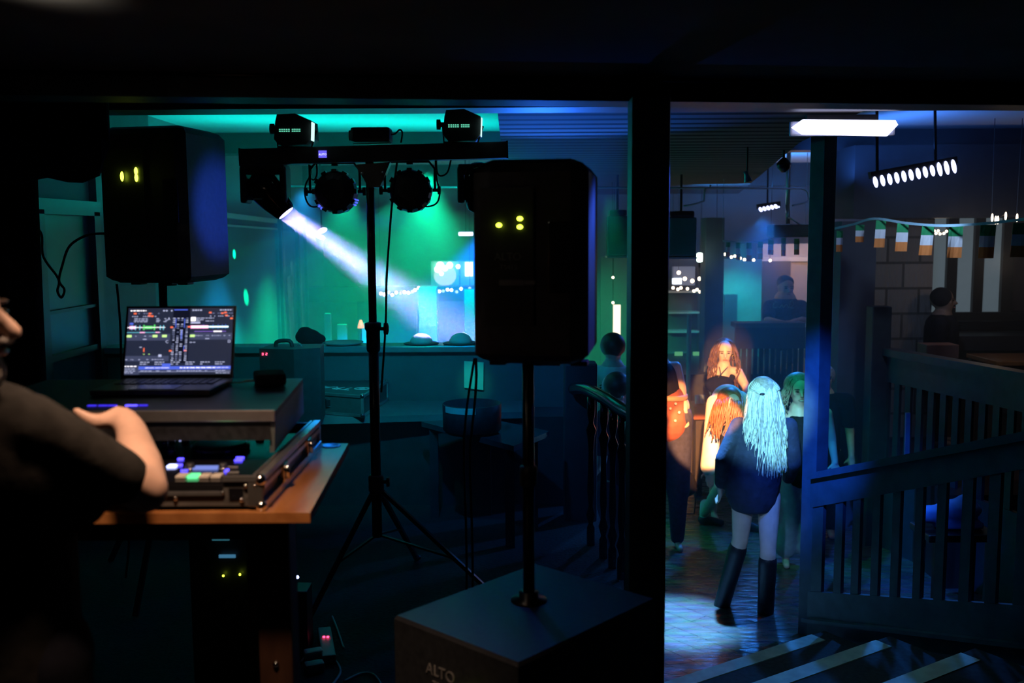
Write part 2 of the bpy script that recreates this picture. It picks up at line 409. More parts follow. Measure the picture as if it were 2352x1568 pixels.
def stone_mat():
    m = mat('stone_blocks', (.2, .19, .18), .85); nt = m.node_tree; b = nt.nodes['Principled BSDF']
    tc = nt.nodes.new('ShaderNodeTexCoord'); mp = nt.nodes.new('ShaderNodeMapping'); mp.inputs['Rotation'].default_value = (PI / 2, 0, 0)
    br = nt.nodes.new('ShaderNodeTexBrick'); br.inputs['Scale'].default_value = 1
    br.inputs['Color1'].default_value = (.30, .27, .25, 1); br.inputs['Color2'].default_value = (.22, .20, .19, 1); br.inputs['Mortar'].default_value = (.09, .085, .08, 1)
    br.inputs['Mortar Size'].default_value = .012; br.inputs['Brick Width'].default_value = .30; br.inputs['Row Height'].default_value = .235
    n = nt.nodes.new('ShaderNodeTexNoise'); n.inputs['Scale'].default_value = 14
    bp = nt.nodes.new('ShaderNodeBump'); bp.inputs['Strength'].default_value = .8; bp.inputs['Distance'].default_value = .03
    L = nt.links.new
    L(tc.outputs['Object'], mp.inputs[0]); L(mp.outputs[0], br.inputs['Vector']); L(br.outputs[0], b.inputs['Base Color']); L(n.outputs['Fac'], bp.inputs['Height']); L(bp.outputs[0], b.inputs['Normal'])
    return m
HALLF = floor_mat(); SLAT = slat_mat(); STONE = stone_mat()
GREYW = mat('grey_wall', (.09, .10, .12), .85, noise=.15, nscale=4, bump=.1)
MAROON = mat('maroon_panel', (.10, .06, .055), .6, noise=.2, nscale=8)

struct('floor', MB().box((1.8, 8.5, HF - .05), (9.2, 13, .1)), HALLF)
pf = MB(); pf.prism([(-3.0, -1, HF), (.52, -1, HF), (.52, 6.75, HF), (-3.0, 6.75, HF)], (0, 0, -HF))
struct('floor_platform', pf, FLOORP)
struct('wall_left', MB().box((-2.83, 6.9, .85), (.16, 15.8, 3.7)), WALLT)
struct('wall_back', MB().box((1.8, 14.7, .85), (9.2, .16, 3.7)), WALLT)
struct('wall_right', MB().box((6.3, 6.9, .85), (.16, 15.8, 3.7)), GREYW)
struct('wall_rear', MB().box((1.8, -1.1, .85), (9.2, .16, 3.7)), PAINT)
struct('ceiling', MB().box((1.8, 9.6, HC + .05), (9.2, 10.4, .1)), CEIL)
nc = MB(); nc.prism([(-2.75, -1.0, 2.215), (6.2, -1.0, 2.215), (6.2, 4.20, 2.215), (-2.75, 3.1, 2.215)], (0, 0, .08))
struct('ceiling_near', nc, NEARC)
# header over the opening between the platform and the hall, with its bright moulding
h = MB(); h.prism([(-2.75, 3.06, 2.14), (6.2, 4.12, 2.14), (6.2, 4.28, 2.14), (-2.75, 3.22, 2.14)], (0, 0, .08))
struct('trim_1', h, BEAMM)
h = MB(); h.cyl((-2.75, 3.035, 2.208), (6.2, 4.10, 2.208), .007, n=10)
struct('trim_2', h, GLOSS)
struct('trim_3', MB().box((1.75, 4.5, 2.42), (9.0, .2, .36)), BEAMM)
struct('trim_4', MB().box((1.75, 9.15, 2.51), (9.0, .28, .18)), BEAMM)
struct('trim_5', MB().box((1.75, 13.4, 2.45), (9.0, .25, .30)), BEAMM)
so = MB(); so.prism([(-.06, 4.62, 2.25), (1.62, 4.62, 2.25), (1.80, 6.3, 2.25), (3.3, 14.6, 2.25), (-.06, 14.6, 2.25)], (0, 0, .349))
struct('ceiling_soffit', so, SLAT)
# bulkhead and pillars on the right
struct('trim_6', MB().box((4.6, 8.9, 2.12), (3.3, .5, .62)), BEAMM)
pl = MB(); a = P(1925, 800, 8.8); b = P(2005, 800, 8.8)
pl.box(((a.x + b.x) / 2, 8.95, .40), (b.x - a.x, .3, 2.77)); struct('pillar', pl, GREYW)
sp = MB(); a = P(2006, 700, 9.2); b = P(2142, 700, 9.2)
sp.box(((a.x + b.x) / 2, 9.4, .78), (b.x - a.x, .36, 2.04)); struct('pillar_stone', sp, STONE)
struct('floor_raised', MB().box((4.75, 10.9, -.62), (3.0, 7.3, .72)), DWOOD)
# wall with the window on the far right
w0 = 10.2
struct('wall_side', MB().box((5.1, w0 + .35, .9), (2.3, .12, 2.3)), MAROON)
wf = MB()
x0 = P(2150, 600, w0).x; x1 = P(2352, 600, w0).x + .25
zt = P(2250, 470, w0).z; zb = P(2250, 728, w0).z
wf.box(((x0 + x1) / 2, w0 + .2, zt), (x1 - x0, .12, .08)); wf.box(((x0 + x1) / 2, w0 + .2, zb), (x1 - x0, .16, .08))
for a, b in ((2150, 2158), (2191, 2215), (2254, 2277), (2320, 2346)):
    xa, xb = P(a, 600, w0).x, P(b, 600, w0).x
    wf.box(((xa + xb) / 2, w0 + .2, (zt + zb) / 2), (xb - xa, .1, zt - zb))
wobj = struct('window_1', wf, mat('window_frame', (.02, .016, .014), .4, noise=.2))
for a, b in ((2158, 2191), (2215, 2254), (2277, 2320)):
    xa, xb = P(a, 600, w0).x, P(b, 600, w0).x
    g = MB().box(((xa + xb) / 2, w0 + .21, (zt + zb) / 2), (xb - xa, .015, zt - zb)).build('pane', mat('frosted_glass', (.45, .5, .52), .25, noise=.25, nscale=2, emit=(.30, .42, .50), es=.2), wobj)  # panes emit weakly to stand in for light caught by the glass
# low partition in front of the dance hall, with a capping board
ptn = MB(); xe = P(1300, 800, 6.6).x
ptn.box(((-2.75 + xe) / 2, 6.62, .46), (xe + 2.75, .1, .92)); pobj = struct('wall_partition', ptn, mat('partition_paint', (.10, .13, .15), .5, noise=.15, nscale=3))
MB().box(((-2.75 + xe) / 2, 6.60, .945), (xe + 2.75, .2, .045), bev=.01).build('ledge', mat('ledge_paint', (.25, .28, .3), .25, noise=.1), pobj)
# wall rail and panels on the left wall
t = MB(); t.bar((-2.735, 7.4, 1.92), (-2.735, 12.4, 1.84), .03, .05); t.bar((-2.73, 7.4, 1.82), (-2.73, 12.4, 1.75), .03, .02)
struct('trim_7', t, mat('rail_paint', (.6, .62, .62), .5, noise=.05))
# glazed door in the left wall beside the desk
d0 = P(88, 600, 5.02); d1 = P(222, 600, 5.76)
df = MB()
for yy in (5.72, 6.50): df.box((-2.72, yy, .75), (.08, .09, 2.2))
df.box((-2.72, 6.11, 1.87), (.08, .9, .09)); df.box((-2.72, 6.11, .1), (.07, .8, .5)); df.box((-2.72, 6.11, .98), (.05, .8, .04)); df.box((-2.72, 6.11, 1.25), (.05, .8, .02))
dobj = struct('door_1', df, mat('door_frame', (.03, .025, .03), .4, noise=.2))
MB().box((-2.735, 6.11, 1.08), (.02, .8, 1.5)).build('pane', mat('door_glass', (.02, .045, .075), .3, noise=.3, nscale=3), dobj)
struct('wall_shade_panel', MB().box((-2.725, 5.13, .81), (.05, 1.06, 3.57)).box((-2.725, 7.05, .81), (.05, 1.0, 3.57)), PAINT)  # dark sheets added to darken the wall either side of the door
# dark curtain edge at the far left of the opening
cu = MB()
for i in range(9): cu.cyl((-2.31 + .03 * i, 4.30 + .02 * (i % 2), -.0), (-2.28 + .03 * i, 4.30 + .02 * (i % 2), 2.2), .024, n=8)
tag(cu.build('curtain', CLOTHB, smooth=True), 'black floor-length curtain hanging beside the left wall behind the person', 'curtain')

dr = MB(); top_z = 2.2; drp = []
for px, py in ((-40, 440), (20, 430), (60, 415), (110, 408), (150, 418), (190, 420), (222, 402), (238, 372), (246, 330), (250, 290)):
    q = P(px, py, 4.18); drp.append(q)
for i in range(len(drp) - 1):
    a_, b_ = drp[i], drp[i + 1]; w_ = .018 * (-1) ** i
    dr.prism([V(a_.x, 4.18 + w_, a_.z), V(b_.x, 4.18 - w_, b_.z), V(b_.x, 4.18 - w_, 2.26), V(a_.x, 4.18 + w_, 2.26)], (0, .02, 0))
tag(dr.build('drape', CLOTHB), 'black gathered drape hanging across the top left corner above the door', 'drape')
# near timber post between the platform and the dance floor
def post(name, xa, xb, Y, depth, z0, z1, m, label, rot=0):
    mb = MB(); c = V((xa + xb) / 2, Y + depth / 2, 0)
    mb.box((c.x, c.y, (z0 + z1) / 2), (xb - xa, depth, z1 - z0), rotz(rot), .006)
    return tag(mb.build(name, m), label, 'post')
xa = P(1451, 784, 3.3).x; xb = P(1538, 784, 3.3).x
post('timber_post', xa, xb, 3.33, .13, HF, 2.145, PAINT, 'thick black painted timber post standing beside the right loudspeaker')
# far square post, one face turned to the blue light
c = P(1886, 800, 6.35)
pp = MB().box((c.x, c.y + .06, (HF + 2.42) / 2), (.115, .115, 2.42 - HF), rotz(math.radians(33)), .005).build('timber_post', PAINTB)
tag(pp, 'square timber post at the foot of the stairs where the banister begins', 'post')
MB().box((c.x + .015, c.y + .06, 2.36), (.14, .14, .1), rotz(math.radians(33)), .01).build('capital', BEAMM, pp)

# stairs down to the dance floor
ends = [(P(1863, 1493, 5.92), -.78), (P(2010, 1508, 5.37), -.585), (P(2205, 1540, 4.75), -.39), (V(2.30, 4.12, 0), -.195)]
dirv = V(-.842, -.54, 0).normalized(); back = V(.54, -.842, 0).normalized()
st = thing('staircase', 'short wooden staircase with pale nosing strips beside the banister', 'stairs', (1.9, 5.3, HF))
NOSE = mat('nosing_strip', (.52, .55, .45), .5, noise=.2, nscale=12); TREAD = mat('tread_carpet', (.03, .032, .035), .85, noise=.4, nscale=40)
for e, z in ends:
    e = V(e.x, e.y, 0); L = 1.75
    mb = MB(); q = [e + dirv * -.12, e + dirv * L, e + dirv * L + back * .62, e + dirv * -.12 + back * .62]
    mb.prism([V(p.x, p.y, HF) for p in q], (0, 0, z - HF)); mb.build('step', TREAD, st)
    mb = MB(); q = [e, e + dirv * L, e + dirv * L + back * .105, e + back * .105]
    mb.prism([V(p.x, p.y, z - .03) for p in q], (0, 0, .036)); mb.build('nosing', NOSE, st)

# banister along the stairs: posts, boards, slats
A = P(1868, 1085, 6.25); B = P(2420, 975, 4.75)
ban = thing('banister', 'navy painted stair banister with flat slats and solid boards below', 'banister', (A.x, A.y, HF))
d = V(B.x - A.x, B.y - A.y, 0); Lb = d.length; d.normalize(); nrm = V(-d.y, d.x, 0)
def zl(pxa, pya, pxb, pyb):
    """height of a sloping line of the banister at fraction s of its length"""
    a = P(pxa, pya, A.y).z; b = P(pxb, pyb, B.y).z
    return lambda s: a + (b - a) * s
z_top = zl(1868, 1085, 2420, 978); z_r1 = zl(1868, 1100, 2420, 1000); z_s1 = zl(1868, 1165, 2420, 1065); z_s0 = zl(1868, 1357, 2420, 1392); z_ln = zl(1868, 1420, 2420, 1482)
def pt(s, z): q = V(A.x, A.y, 0) + d * (Lb * s); q.z = z; return q
def board(name, zlo, zhi, th, off, m, s0=0, s1=1):
    mb = MB(); a, b = pt(s0, zlo(s0)), pt(s1, zlo(s1)); c2, d2 = pt(s1, zhi(s1)), pt(s0, zhi(s0)); o = nrm * off
    mb.prism([a + o, b + o, c2 + o, d2 + o], nrm * -th); return mb.build(name, m, ban)
board('handrail', lambda s: z_r1(s), z_top, .10, .05, PAINTB)
board('upper_board', z_s1, z_r1, .04, .02, PAINTB)
board('lower_board', z_ln, z_s0, .04, .02, PAINTB)
board('trim_strip', lambda s: z_ln(s) - .012, lambda s: z_ln(s) + .012, .10, .03, PAINTB)
board('skirt_board', lambda s: HF, z_ln, .04, .02, PAINTB)
for k, (xl, xr) in enumerate(((1873, 1897), (1925, 1942), (1965, 1982), (2010, 2027), (2055, 2073), (2107, 2124), (2156, 2176), (2213, 2236), (2273, 2298), (2338, 2366))):
    # solve fraction for that pixel
    def frac(px):
        lo, hi = 0, 1.2
        for _ in range(40):
            m_ = (lo + hi) / 2; q = pt(m_, .2)
            x = 1176 + FPX * (q - cam.location).dot(_R) / (q - cam.location).dot(_F)
            if x < px: lo = m_
            else: hi = m_
        return lo
    s0, s1 = frac(xl), frac(xr)
    board('slat', z_s0, z_s1, .025, .0125, PAINTB, s0, s1)

# balustrade of the raised floor at the right
A2 = P(2030, 792, 8.35); B2 = P(2420, 872, 6.6)
bal = thing('balustrade', 'dark slatted balustrade fencing the raised floor by the stone pillar', 'balustrade', (A2.x, A2.y, -.98))
d2 = V(B2.x - A2.x, B2.y - A2.y, 0); L2 = d2.length; d2.normalize(); n2 = V(-d2.y, d2.x, 0)
zt2 = (A2.z + B2.z) / 2
def bb(name, s0, s1, z0, z1, th, m=PAINT):
    a = V(A2.x, A2.y, 0) + d2 * (L2 * s0); b = V(A2.x, A2.y, 0) + d2 * (L2 * s1)
    mb = MB(); mb.prism([V(a.x, a.y, z0) + n2 * th / 2, V(b.x, b.y, z0) + n2 * th / 2, V(b.x, b.y, z1) + n2 * th / 2, V(a.x, a.y, z1) + n2 * th / 2], n2 * -th); return mb.build(name, m, bal)
bb('handrail', 0, 1, zt2 - .06, zt2, .12); bb('upper_board', 0, 1, zt2 - .28, zt2 - .06, .04)
bb('lower_board', 0, 1, -.98, -.28, .04)
for k in range(13): bb('slat', (k + .25) / 13, (k + .72) / 13, -.30, zt2 - .26, .025)
MB().box((A2.x - .05, A2.y, (-.98 + zt2 + .35) / 2), (.16, .16, zt2 + .35 + .98), None, .01).build('newel_post', PAINT, bal)

# turned spindles and curved handrail at the platform edge
sb = thing('spindle_rail', 'glossy dark handrail on turned spindles behind the thick timber post', 'railing', (.45, 5.0, 0))
pts = [P(1318, 893, 5.7), P(1345, 893, 5.45), P(1390, 915, 5.05), P(1440, 948, 4.7), V(.62, 4.3, .86)]
hr = MB(); hr.tube(pts, .035, 10); hr.build('handrail', GLOSS, sb, True)
prof = [(.022, 0), (.022, .10), (.012, .12), (.026, .17), (.012, .22), (.020, .30), (.014, .52), (.020, .60), (.028, .64), (.012, .68), (.022, .73), (.022, .82)]
for px, Y in ((1357, 5.3), (1386, 5.08), (1407, 4.92), (1428, 4.76), (1444, 4.6)):
    q = P(px, 1200, Y); MB().lathe((q.x, q.y, 0), prof, n=14).build('spindle', GLOSS, sb, True)
nb = MB(); a = P(1297, 900, 5.75); b = P(1372, 900, 5.75)
nb.box(((a.x + b.x) / 2, 5.83, .47), (b.x - a.x, .16, .94), None, .01); nb.build('newel_post', mat('newel_paint', (.07, .06, .08), .5, noise=.2), sb)
# ------------------------------------------------------------------ desk and the gear on it
TZ = 1.055
tb = thing('wooden_desk', 'orange-brown wooden desk carrying the controller case and the laptop', 'desk', (-1.1, 2.7, 0))
a = PZ(712, 1177, TZ); b = PZ(800, 1018, TZ)
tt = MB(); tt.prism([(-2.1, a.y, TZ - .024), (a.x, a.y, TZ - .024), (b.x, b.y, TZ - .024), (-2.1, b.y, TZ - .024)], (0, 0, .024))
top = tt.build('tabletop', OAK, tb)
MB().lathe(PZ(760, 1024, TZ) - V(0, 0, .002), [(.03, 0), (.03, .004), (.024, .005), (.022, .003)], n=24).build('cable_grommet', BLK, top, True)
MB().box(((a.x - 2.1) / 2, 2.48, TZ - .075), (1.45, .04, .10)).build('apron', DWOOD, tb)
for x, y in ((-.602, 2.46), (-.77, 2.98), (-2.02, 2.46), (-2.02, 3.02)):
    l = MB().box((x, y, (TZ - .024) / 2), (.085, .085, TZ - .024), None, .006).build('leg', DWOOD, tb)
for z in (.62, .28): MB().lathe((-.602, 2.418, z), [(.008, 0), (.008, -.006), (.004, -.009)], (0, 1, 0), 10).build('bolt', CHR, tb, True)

# flight case open tray with sliding laptop shelf
cs = thing('controller_case', 'black and aluminium flight case holding the mixing controller under a laptop shelf', 'case', (-1.1, 2.6, TZ))
X1 = -.592; Y0 = 2.288; Y1 = 2.98; X0 = X1 - .86
ZB, ZR = TZ + .010, TZ + .077
def rim(): pass
m_ = MB(); m_.box(((X0 + X1) / 2, (Y0 + Y1) / 2, ZB + .01), (X1 - X0, Y1 - Y0, .02)); m_.build('tray', CASE, cs)
m_ = MB(); m_.box((X1 - .006, (Y0 + Y1) / 2, (ZB + ZR) / 2), (.012, Y1 - Y0, ZR - ZB)); m_.build('side_panel', CASE, cs)
m_ = MB(); m_.box((X0 + .006, (Y0 + Y1) / 2, (ZB + ZR) / 2), (.012, Y1 - Y0, ZR - ZB)); m_.build('side_panel', CASE, cs)
m_ = MB(); m_.box(((X0 + X1) / 2, Y1 - .006, (ZB + ZR) / 2), (X1 - X0, .012, ZR - ZB)); m_.build('rear_panel', CASE, cs)
XC = X1 - .088
m_ = MB(); m_.box(((XC + X1) / 2, Y0 + .006, (ZB + ZR) / 2), (X1 - XC, .012, ZR - ZB)); m_.build('front_panel', mat('case_grey', (.10, .095, .09), .4, noise=.2, nscale=20), cs)
m_ = MB(); m_.box(((X0 + XC) / 2, Y0 + .006, ZB + .016), (XC - X0, .012, .030)); m_.build('front_sill', mat('case_grey'), cs) if False else m_.build('front_sill', MATS['case_grey'], cs)
# aluminium edging
def rail(name, p0, p1, w=.014, h=.014): return MB().bar(p0, p1, w, h).build(name, ALU, cs)
rail('rail', (XC, Y0 - .002, ZR), (X1, Y0 - .002, ZR), .012, .012); rail('rail', (X0, Y0 - .003, ZB + .032), (XC, Y0 - .003, ZB + .032), .010, .008)
rail('rail', (X1, Y0, ZR), (X1, Y1, ZR), .02, .014); rail('rail', (X1 - .018, Y0 + .01, ZR), (X1 - .018, Y1, ZR), .006, .012)
rail('rail', (X1 + .004, Y0, ZB), (X1 + .004, Y1, ZB), .014, .02); rail('rail', (X1, Y1, ZB), (X1, Y1, ZR), .014, .014)
rail('rail', (X1 + .006, Y0, ZR - .02), (X1 + .006, Y1, ZR - .02), .006, .012)
for z in (ZB, ZR - .004):
    MB().ell((X1, Y0, z), .014, None, 12, 8).build('ball_corner', CHR, cs, True)
MB().box((X1 - .012, Y0 - .004, (ZB + ZR) / 2), (.035, .006, ZR - ZB), None, .002).build('corner_bracket', mat('dull_steel', (.25, .24, .23), .35, .8, noise=.2), cs)
for dx, z in ((-.035, ZR - .018), (-.012, ZR - .018), (-.09, ZR - .034), (-.045, ZB + .016), (-.20, ZB + .020)):
    MB().lathe((X1 + dx, Y0 - .002, z), [(.005, 0), (.006, .003), (.003, .006)], (0, -1, 0), 12).build('rivet', CHR, cs, True)
MB().box((X1 - .058, Y0 - .001, (ZB + ZR) / 2 - .004), (.034, .004, .028)).build('latch_recess', GLOSS, cs)
for yy in (Y0 + .20, Y0 + .50):
    lt = MB(); lt.box((X1 + .010, yy, ZB + .034), (.010, .045, .046), None, .002); lt = lt.build('latch', CHR, cs)
    MB().cyl((X1 + .018, yy, ZB + .016), (X1 + .018, yy, ZB + .052), .005, n=10).build('latch_bolt', CHR, lt, True)
# laptop shelf bridging the controller
SZ = PZ(500, 947, 1.0).z
sh_y = 2.50
zsh = P(500, 945, sh_y).z
XS1 = P(632, 945, sh_y).x; XB1 = P(692, 893, 3.05).x
sh = MB(); sh.prism([(X0, sh_y, zsh - .015), (XS1, sh_y, zsh - .015), (XB1, 3.08, zsh - .015), (X0, 3.08, zsh - .015)], (0, 0, .015))
shelf = sh.build('laptop_shelf', mat('shelf_black', (.012, .013, .02), .45, noise=.3, nscale=30), cs)
MB().box(((X0 + XS1) / 2, sh_y - .004, zsh - .010), (XS1 - X0, .010, .030), None, .003).build('front_rail', ALU, shelf)
m_ = MB(); m_.prism([(XS1, sh_y, zsh - .015), (XB1, 3.08, zsh - .015), (XB1, 3.08, ZR + .01), (XS1 - .01, sh_y + .02, ZR + .01)], (-.012, 0, 0)); m_.build('side_wall', mat('teal_grey_panel', (.14, .17, .17), .5, noise=.15), shelf)
m_ = MB(); m_.prism([(X0, sh_y, zsh - .015), (X0, 3.08, zsh - .015), (X0, 3.08, ZR), (X0, sh_y, ZR)], (.012, 0, 0)); m_.build('side_wall', CASE, shelf)
m_ = MB(); m_.box(((X0 + XS1) / 2, sh_y + .008, zsh - .045), (XS1 - X0 - .03, .01, .06)); m_.build('front_lip', CASE, shelf)

# the controller inside the case
cz = ZB + .054
ct = thing('mixing_controller', 'black two-deck mixing controller with lit pads inside the flight case', 'controller', ((X0 + X1) / 2, 2.6, cz - .05))
MB().box(((X0 + X1) / 2 - .005, 2.605, cz - .026), (X1 - X0 - .05, .58, .048), None, .004).build('chassis', GLOSS, ct)
def cpos(px, py): q = PZ(px, py, cz); return q
PADW = mat('pad_rubber', (.62, .58, .52), .6, noise=.08, nscale=20)
for k in range(4):
    q = cpos(415 + 27 * k, 1097); col = PADW if k != 1 else glow('pad_green', (.15, 1, .35), 1.4)
    rr = MB(); rr.box((q.x, q.y + .012, cz + .002), (.0245, .034, .007), None, .002); rr.build('pad', col, ct)
for px, py, r, h in ((423, 1010, .011, .014), (462, 1008, .010, .014), (550, 1006, .010, .014), (595, 1006, .013, .016), (393, 1010, .009, .014), (375, 1020, .009, .014), (392, 1038, .010, .014), (434, 1078, .012, .014), (510, 1078, .012, .014), (500, 995, .007, .01), (485, 992, .006, .01), (520, 992, .006, .01), (540, 992, .006, .01)):
    q = cpos(px, py)
    k_ = MB().lathe((q.x, q.y + .01, cz - .001), [(r, 0), (r, .002), (r * .82, h), (r * .7, h + .001)], n=18).build('knob', BLK, ct, True)
    MB().lathe((q.x, q.y + .01, cz - .001), [(r * 1.02, .0), (r * 1.08, .002), (r * 1.02, .004)], n=18).build('collar', ALU, k_, True)
for cx, cy in ((500, 1036), (252, 1036)):
    q = cpos(cx, cy); jw = MB().lathe((q.x, q.y + .03, cz - .002), [(.078, 0), (.078, .014), (.072, .018), (.010, .018)], n=40)
    jo = jw.build('jog_wheel', BLKM, ct, True)
    MB().lathe((q.x, q.y + .03, cz + .014), [(.070, 0), (.070, .004), (.066, .0045), (.012, .004)], n=40).build('platter', mat('brushed_disc', (.16, .15, .15), .28, 1.0, noise=.1), jo, True)
UV = glow('led_blue', (.08, .06, 1.0), 3.5); UVW = glow('led_bluewhite', (.45, .5, 1.0), 4.0)
for px, py, w, l, m_ in ((393, 1072, .022, .024, UVW), (408, 1070, .016, .010, UV), (412, 1056, .014, .010, UV), (549, 1053, .020, .008, UV), (545, 1059, .020, .006, UV), (518, 1083, .006, .022, UV), (420, 1083, .016, .006, UV), (414, 1009, .012, .006, UVW), (381, 1004, .008, .004, UVW), (302, 1050, .02, .008, UV), (270, 1060, .02, .008, UV)):
    q = cpos(px, py); MB().box((q.x, q.y + .01, cz + .0005), (w, l, .004)).build('button', m_, ct)
q = cpos(471, 1077); MB().box((q.x, q.y + .012, cz + .001), (.062, .030, .004)).build('display', glow('display_blue', (.22, .30, .85), .9), ct)
for px, py in ((533, 1072), (535, 1084)):
    q = cpos(px, py); MB().box((q.x, q.y, cz), (.03, .005, .003)).build('button', mat('button_grey', (.25, .25, .25), .4, noise=.1), ct)
# blue under-glow of the controller display row seen under the shelf
for x in (215, 240, 262, 305, 332):
    q = P(x, 931, 2.60); MB().box((q.x, sh_y + .09, zsh + .002), (.022 if x != 305 else .03, .008, .003)).build('shelf_light', glow('shelf_uv', (.05, .03, .9), 1.1) if x != 305 else UV, shelf)

# laptop
LZ = zsh + .001
lp = thing('laptop', 'open laptop running music software on the case shelf', 'laptop', (P(400, 900, 2.8).x, 2.84, LZ))
xl, xr = P(252, 890, 2.9).x, P(524, 890, 2.9).x
xm = (xl + xr) / 2; w_ = .335
lb = MB(); lb.box((xm, 2.86, LZ + .009), (w_, .235, .016), None, .004); base = lb.build('base', mat('laptop_grey', (.05, .05, .06), .35, .7, noise=.1), lp)
kb = MB()
for r_ in range(5):
    for c_ in range(13): kb.box((xm - w_ / 2 + .035 + c_ * .0222, 2.945 - r_ * .021, LZ + .0185), (.0175, .0165, .003), None, .001)
kb = kb.build('keyboard', mat('key_black', (.05, .05, .06), .35, noise=.1), base); kb['kind'] = 'stuff'
MB().box((xm, 2.795, LZ + .0175), (.13, .075, .002)).build('trackpad', mat('trackpad_grey', (.06, .06, .07), .25, .6, noise=.1), base)
# lid: corners fitted to the tilted screen
yh = 2.975; ty = 3.04
def L(u, v):   # u across 0..1, v up 0..1
    zb_, zt_ = LZ + .018, P(410, 703, 3.03).z
    yb_ = yh + (ty - yh) * v; z_ = zb_ + (zt_ - zb_) * v
    return V(xm - w_ / 2 + w_ * u, yb_, z_)
nn = (L(1, 0) - L(0, 0)).cross(L(0, 1) - L(0, 0)).normalized()
m_ = MB(); m_.prism([L(0, 0), L(1, 0), L(1, 1), L(0, 1)], nn * -.007); lid = m_.build('lid', mat('lid_black', (.012, .012, .014), .25, noise=.1), lp)
scr = MB(); SM = []
def col(name, c, s): m__ = glow(name, c, s); SM.append(m__) if m__ not in SM else None; return SM.index(m__)
def L2(u, v): return L(.022 + .956 * u, .045 + .925 * v)
def rect(u0, v0, u1, v1, c, lift=.0008):
    scr.cur = c; o = nn * lift
    scr.add([L2(u0, 1 - v1) + o, L2(u1, 1 - v1) + o, L2(u1, 1 - v0) + o, L2(u0, 1 - v0) + o], [(0, 1, 2, 3)])
DARK = col('scr_dark', (.020, .026, .055), .9); MID = col('scr_mid', (.055, .065, .13), 1.0); TXT = col('scr_text', (.62, .66, .95), 1.0); DIM = col('scr_dim', (.20, .23, .40), 1.0)
BL = col('scr_blue', (.08, .14, .75), 1.1); RED = col('scr_red', (1, .16, .06), 1.3); GRN = col('scr_green', (.10, .8, .15), 1.0); LIME = col('scr_lime', (.62, 1, .30), 1.3)
PNK = col('scr_pink', (1, .40, .70), 1.5); WHT = col('scr_white', (1, .95, 1), 2.0); CYN = col('scr_cyan', (.2, .8, 1), 1.2)
rect(0, 0, 1, 1, DARK, .0004)
rect(.43, .0, .59, .83, col('scr_black', (.004, .006, .02), .8), .0006)
rect(0, .39, .41, .49, MID, .0006); rect(.60, .38, 1, .48, MID, .0006); rect(0, .72, .41, .80, MID, .0006); rect(0, .86, .14, 1, MID, .0006); rect(.14, .93, 1, .97, MID, .0006)
rnd = random.Random(3)
def words(u0, u1, v, h=.012, c=TXT, dens=.7, wmin=.012, wmax=.04):
    u = u0
    while u < u1:
        w = rnd.uniform(wmin, wmax)
        if rnd.random() < dens: rect(u, v, min(u + w, u1), v + h, c)
        u += w + .008
words(.02, .17, .03, .014, WHT, .95); words(.33, .42, .03, .018, TXT, .8, .01, .02); words(.61, .70, .025, .018, TXT, .9, .01, .02); words(.78, .99, .025, .016, TXT, .8, .008, .02)
rect(.435, .02, .565, .035, BL)
for u0, u1 in ((.02, .30), (.78, 1.0)):
    words(u0, u1, .075, .012, DIM, .7, .008, .02); words(u0, u1, .12, .010, TXT, .5, .008, .015)
for u, v in ((.065, .07), (.205, .07), (.228, .11), (.20, .105), (.78, .06), (.895, .07), (.925, .06), (.935, .105), (.985, .15), (.42, .28), (.585, .275), (.42, .635), (.56, .63)): rect(u - .012, v, u + .014, v + .022, RED)
for v in (.155, .18, .20): words(.06, .19, v, .009, TXT, .9); words(.65, .82, v - .005, .009, TXT, .85); words(.27, .38, v, .009, TXT, .6)
rect(.60, .14, .645, .20, WHT); rect(.02, .22, .055, .25, BL); rect(.60, .215, .69, .235, TXT)
rect(.0, .288, .36, .296, WHT); rect(.17, .27, .24, .315, GRN); rect(.15, .255, .165, .33, GRN); rect(.25, .25, .265, .33, GRN); rect(.02, .27, .08, .315, PNK, .0006)
for u in (.04, .075, .115, .31, .34): rect(u, .26, u + .006, .33, CYN)
rect(.0, .365, .32, .371, CYN); rect(.12, .360, .17, .376, PNK); rect(.27, .360, .31, .374, PNK)
rect(.60, .265, .77, .310, PNK); rect(.61, .275, .77, .298, WHT, .001); rect(.77, .272, .96, .302, CYN); rect(.78, .280, .96, .294, WHT, .001)
for u in (.72, .81, .86, .90, .93): rect(u, .25, u + .005, .32, BL)
rect(.64, .352, .94, .360, col('scr_violet', (.35, .18, .9), 1)); rect(.82, .348, .90, .364, WHT)
for u in (.0, .245, .335, .60): rect(u, .405, u + .045, .44, LIME)
words(.06, .24, .42, .008, TXT, .6, .006, .02); words(.65, .98, .415, .008, TXT, .6, .006, .02); rect(.155, .465, .19, .475, TXT); rect(.745, .46, .785, .47, TXT)
for u in (.437, .475, .512, .56):
    for i in range(22):
        if rnd.random() < .85: rect(u - .01 * rnd.random(), .15 + i * .03, u + .016, .15 + i * .03 + .012, TXT if rnd.random() < .5 else DIM)
rect(.455, .16, .462, .30, BL); rect(.538, .16, .545, .30, BL); rect(.512, .33, .524, .47, BL); rect(.544, .57, .55, .65, BL)
words(.0, .38, .585, .010, TXT, .35, .006, .03); rect(.165, .60, .175, .66, RED); rect(.31, .70, .34, .735, TXT); rect(.165, .69, .18, .698, LIME); rect(.215, .69, .23, .698, LIME)
words(.0, .36, .77, .009, TXT, .6, .006, .02); words(.60, .66, .515, .010, TXT, 1)
for i, u in enumerate((.14, .28, .43, .57, .71, .85)): words(u, u + .09, .81, .010, TXT, .95); words(u, u + .07, .84, .010, TXT, .95)
rect(.13, .875, 1, .925, BL); rect(.35, .835, .43, .875, BL)
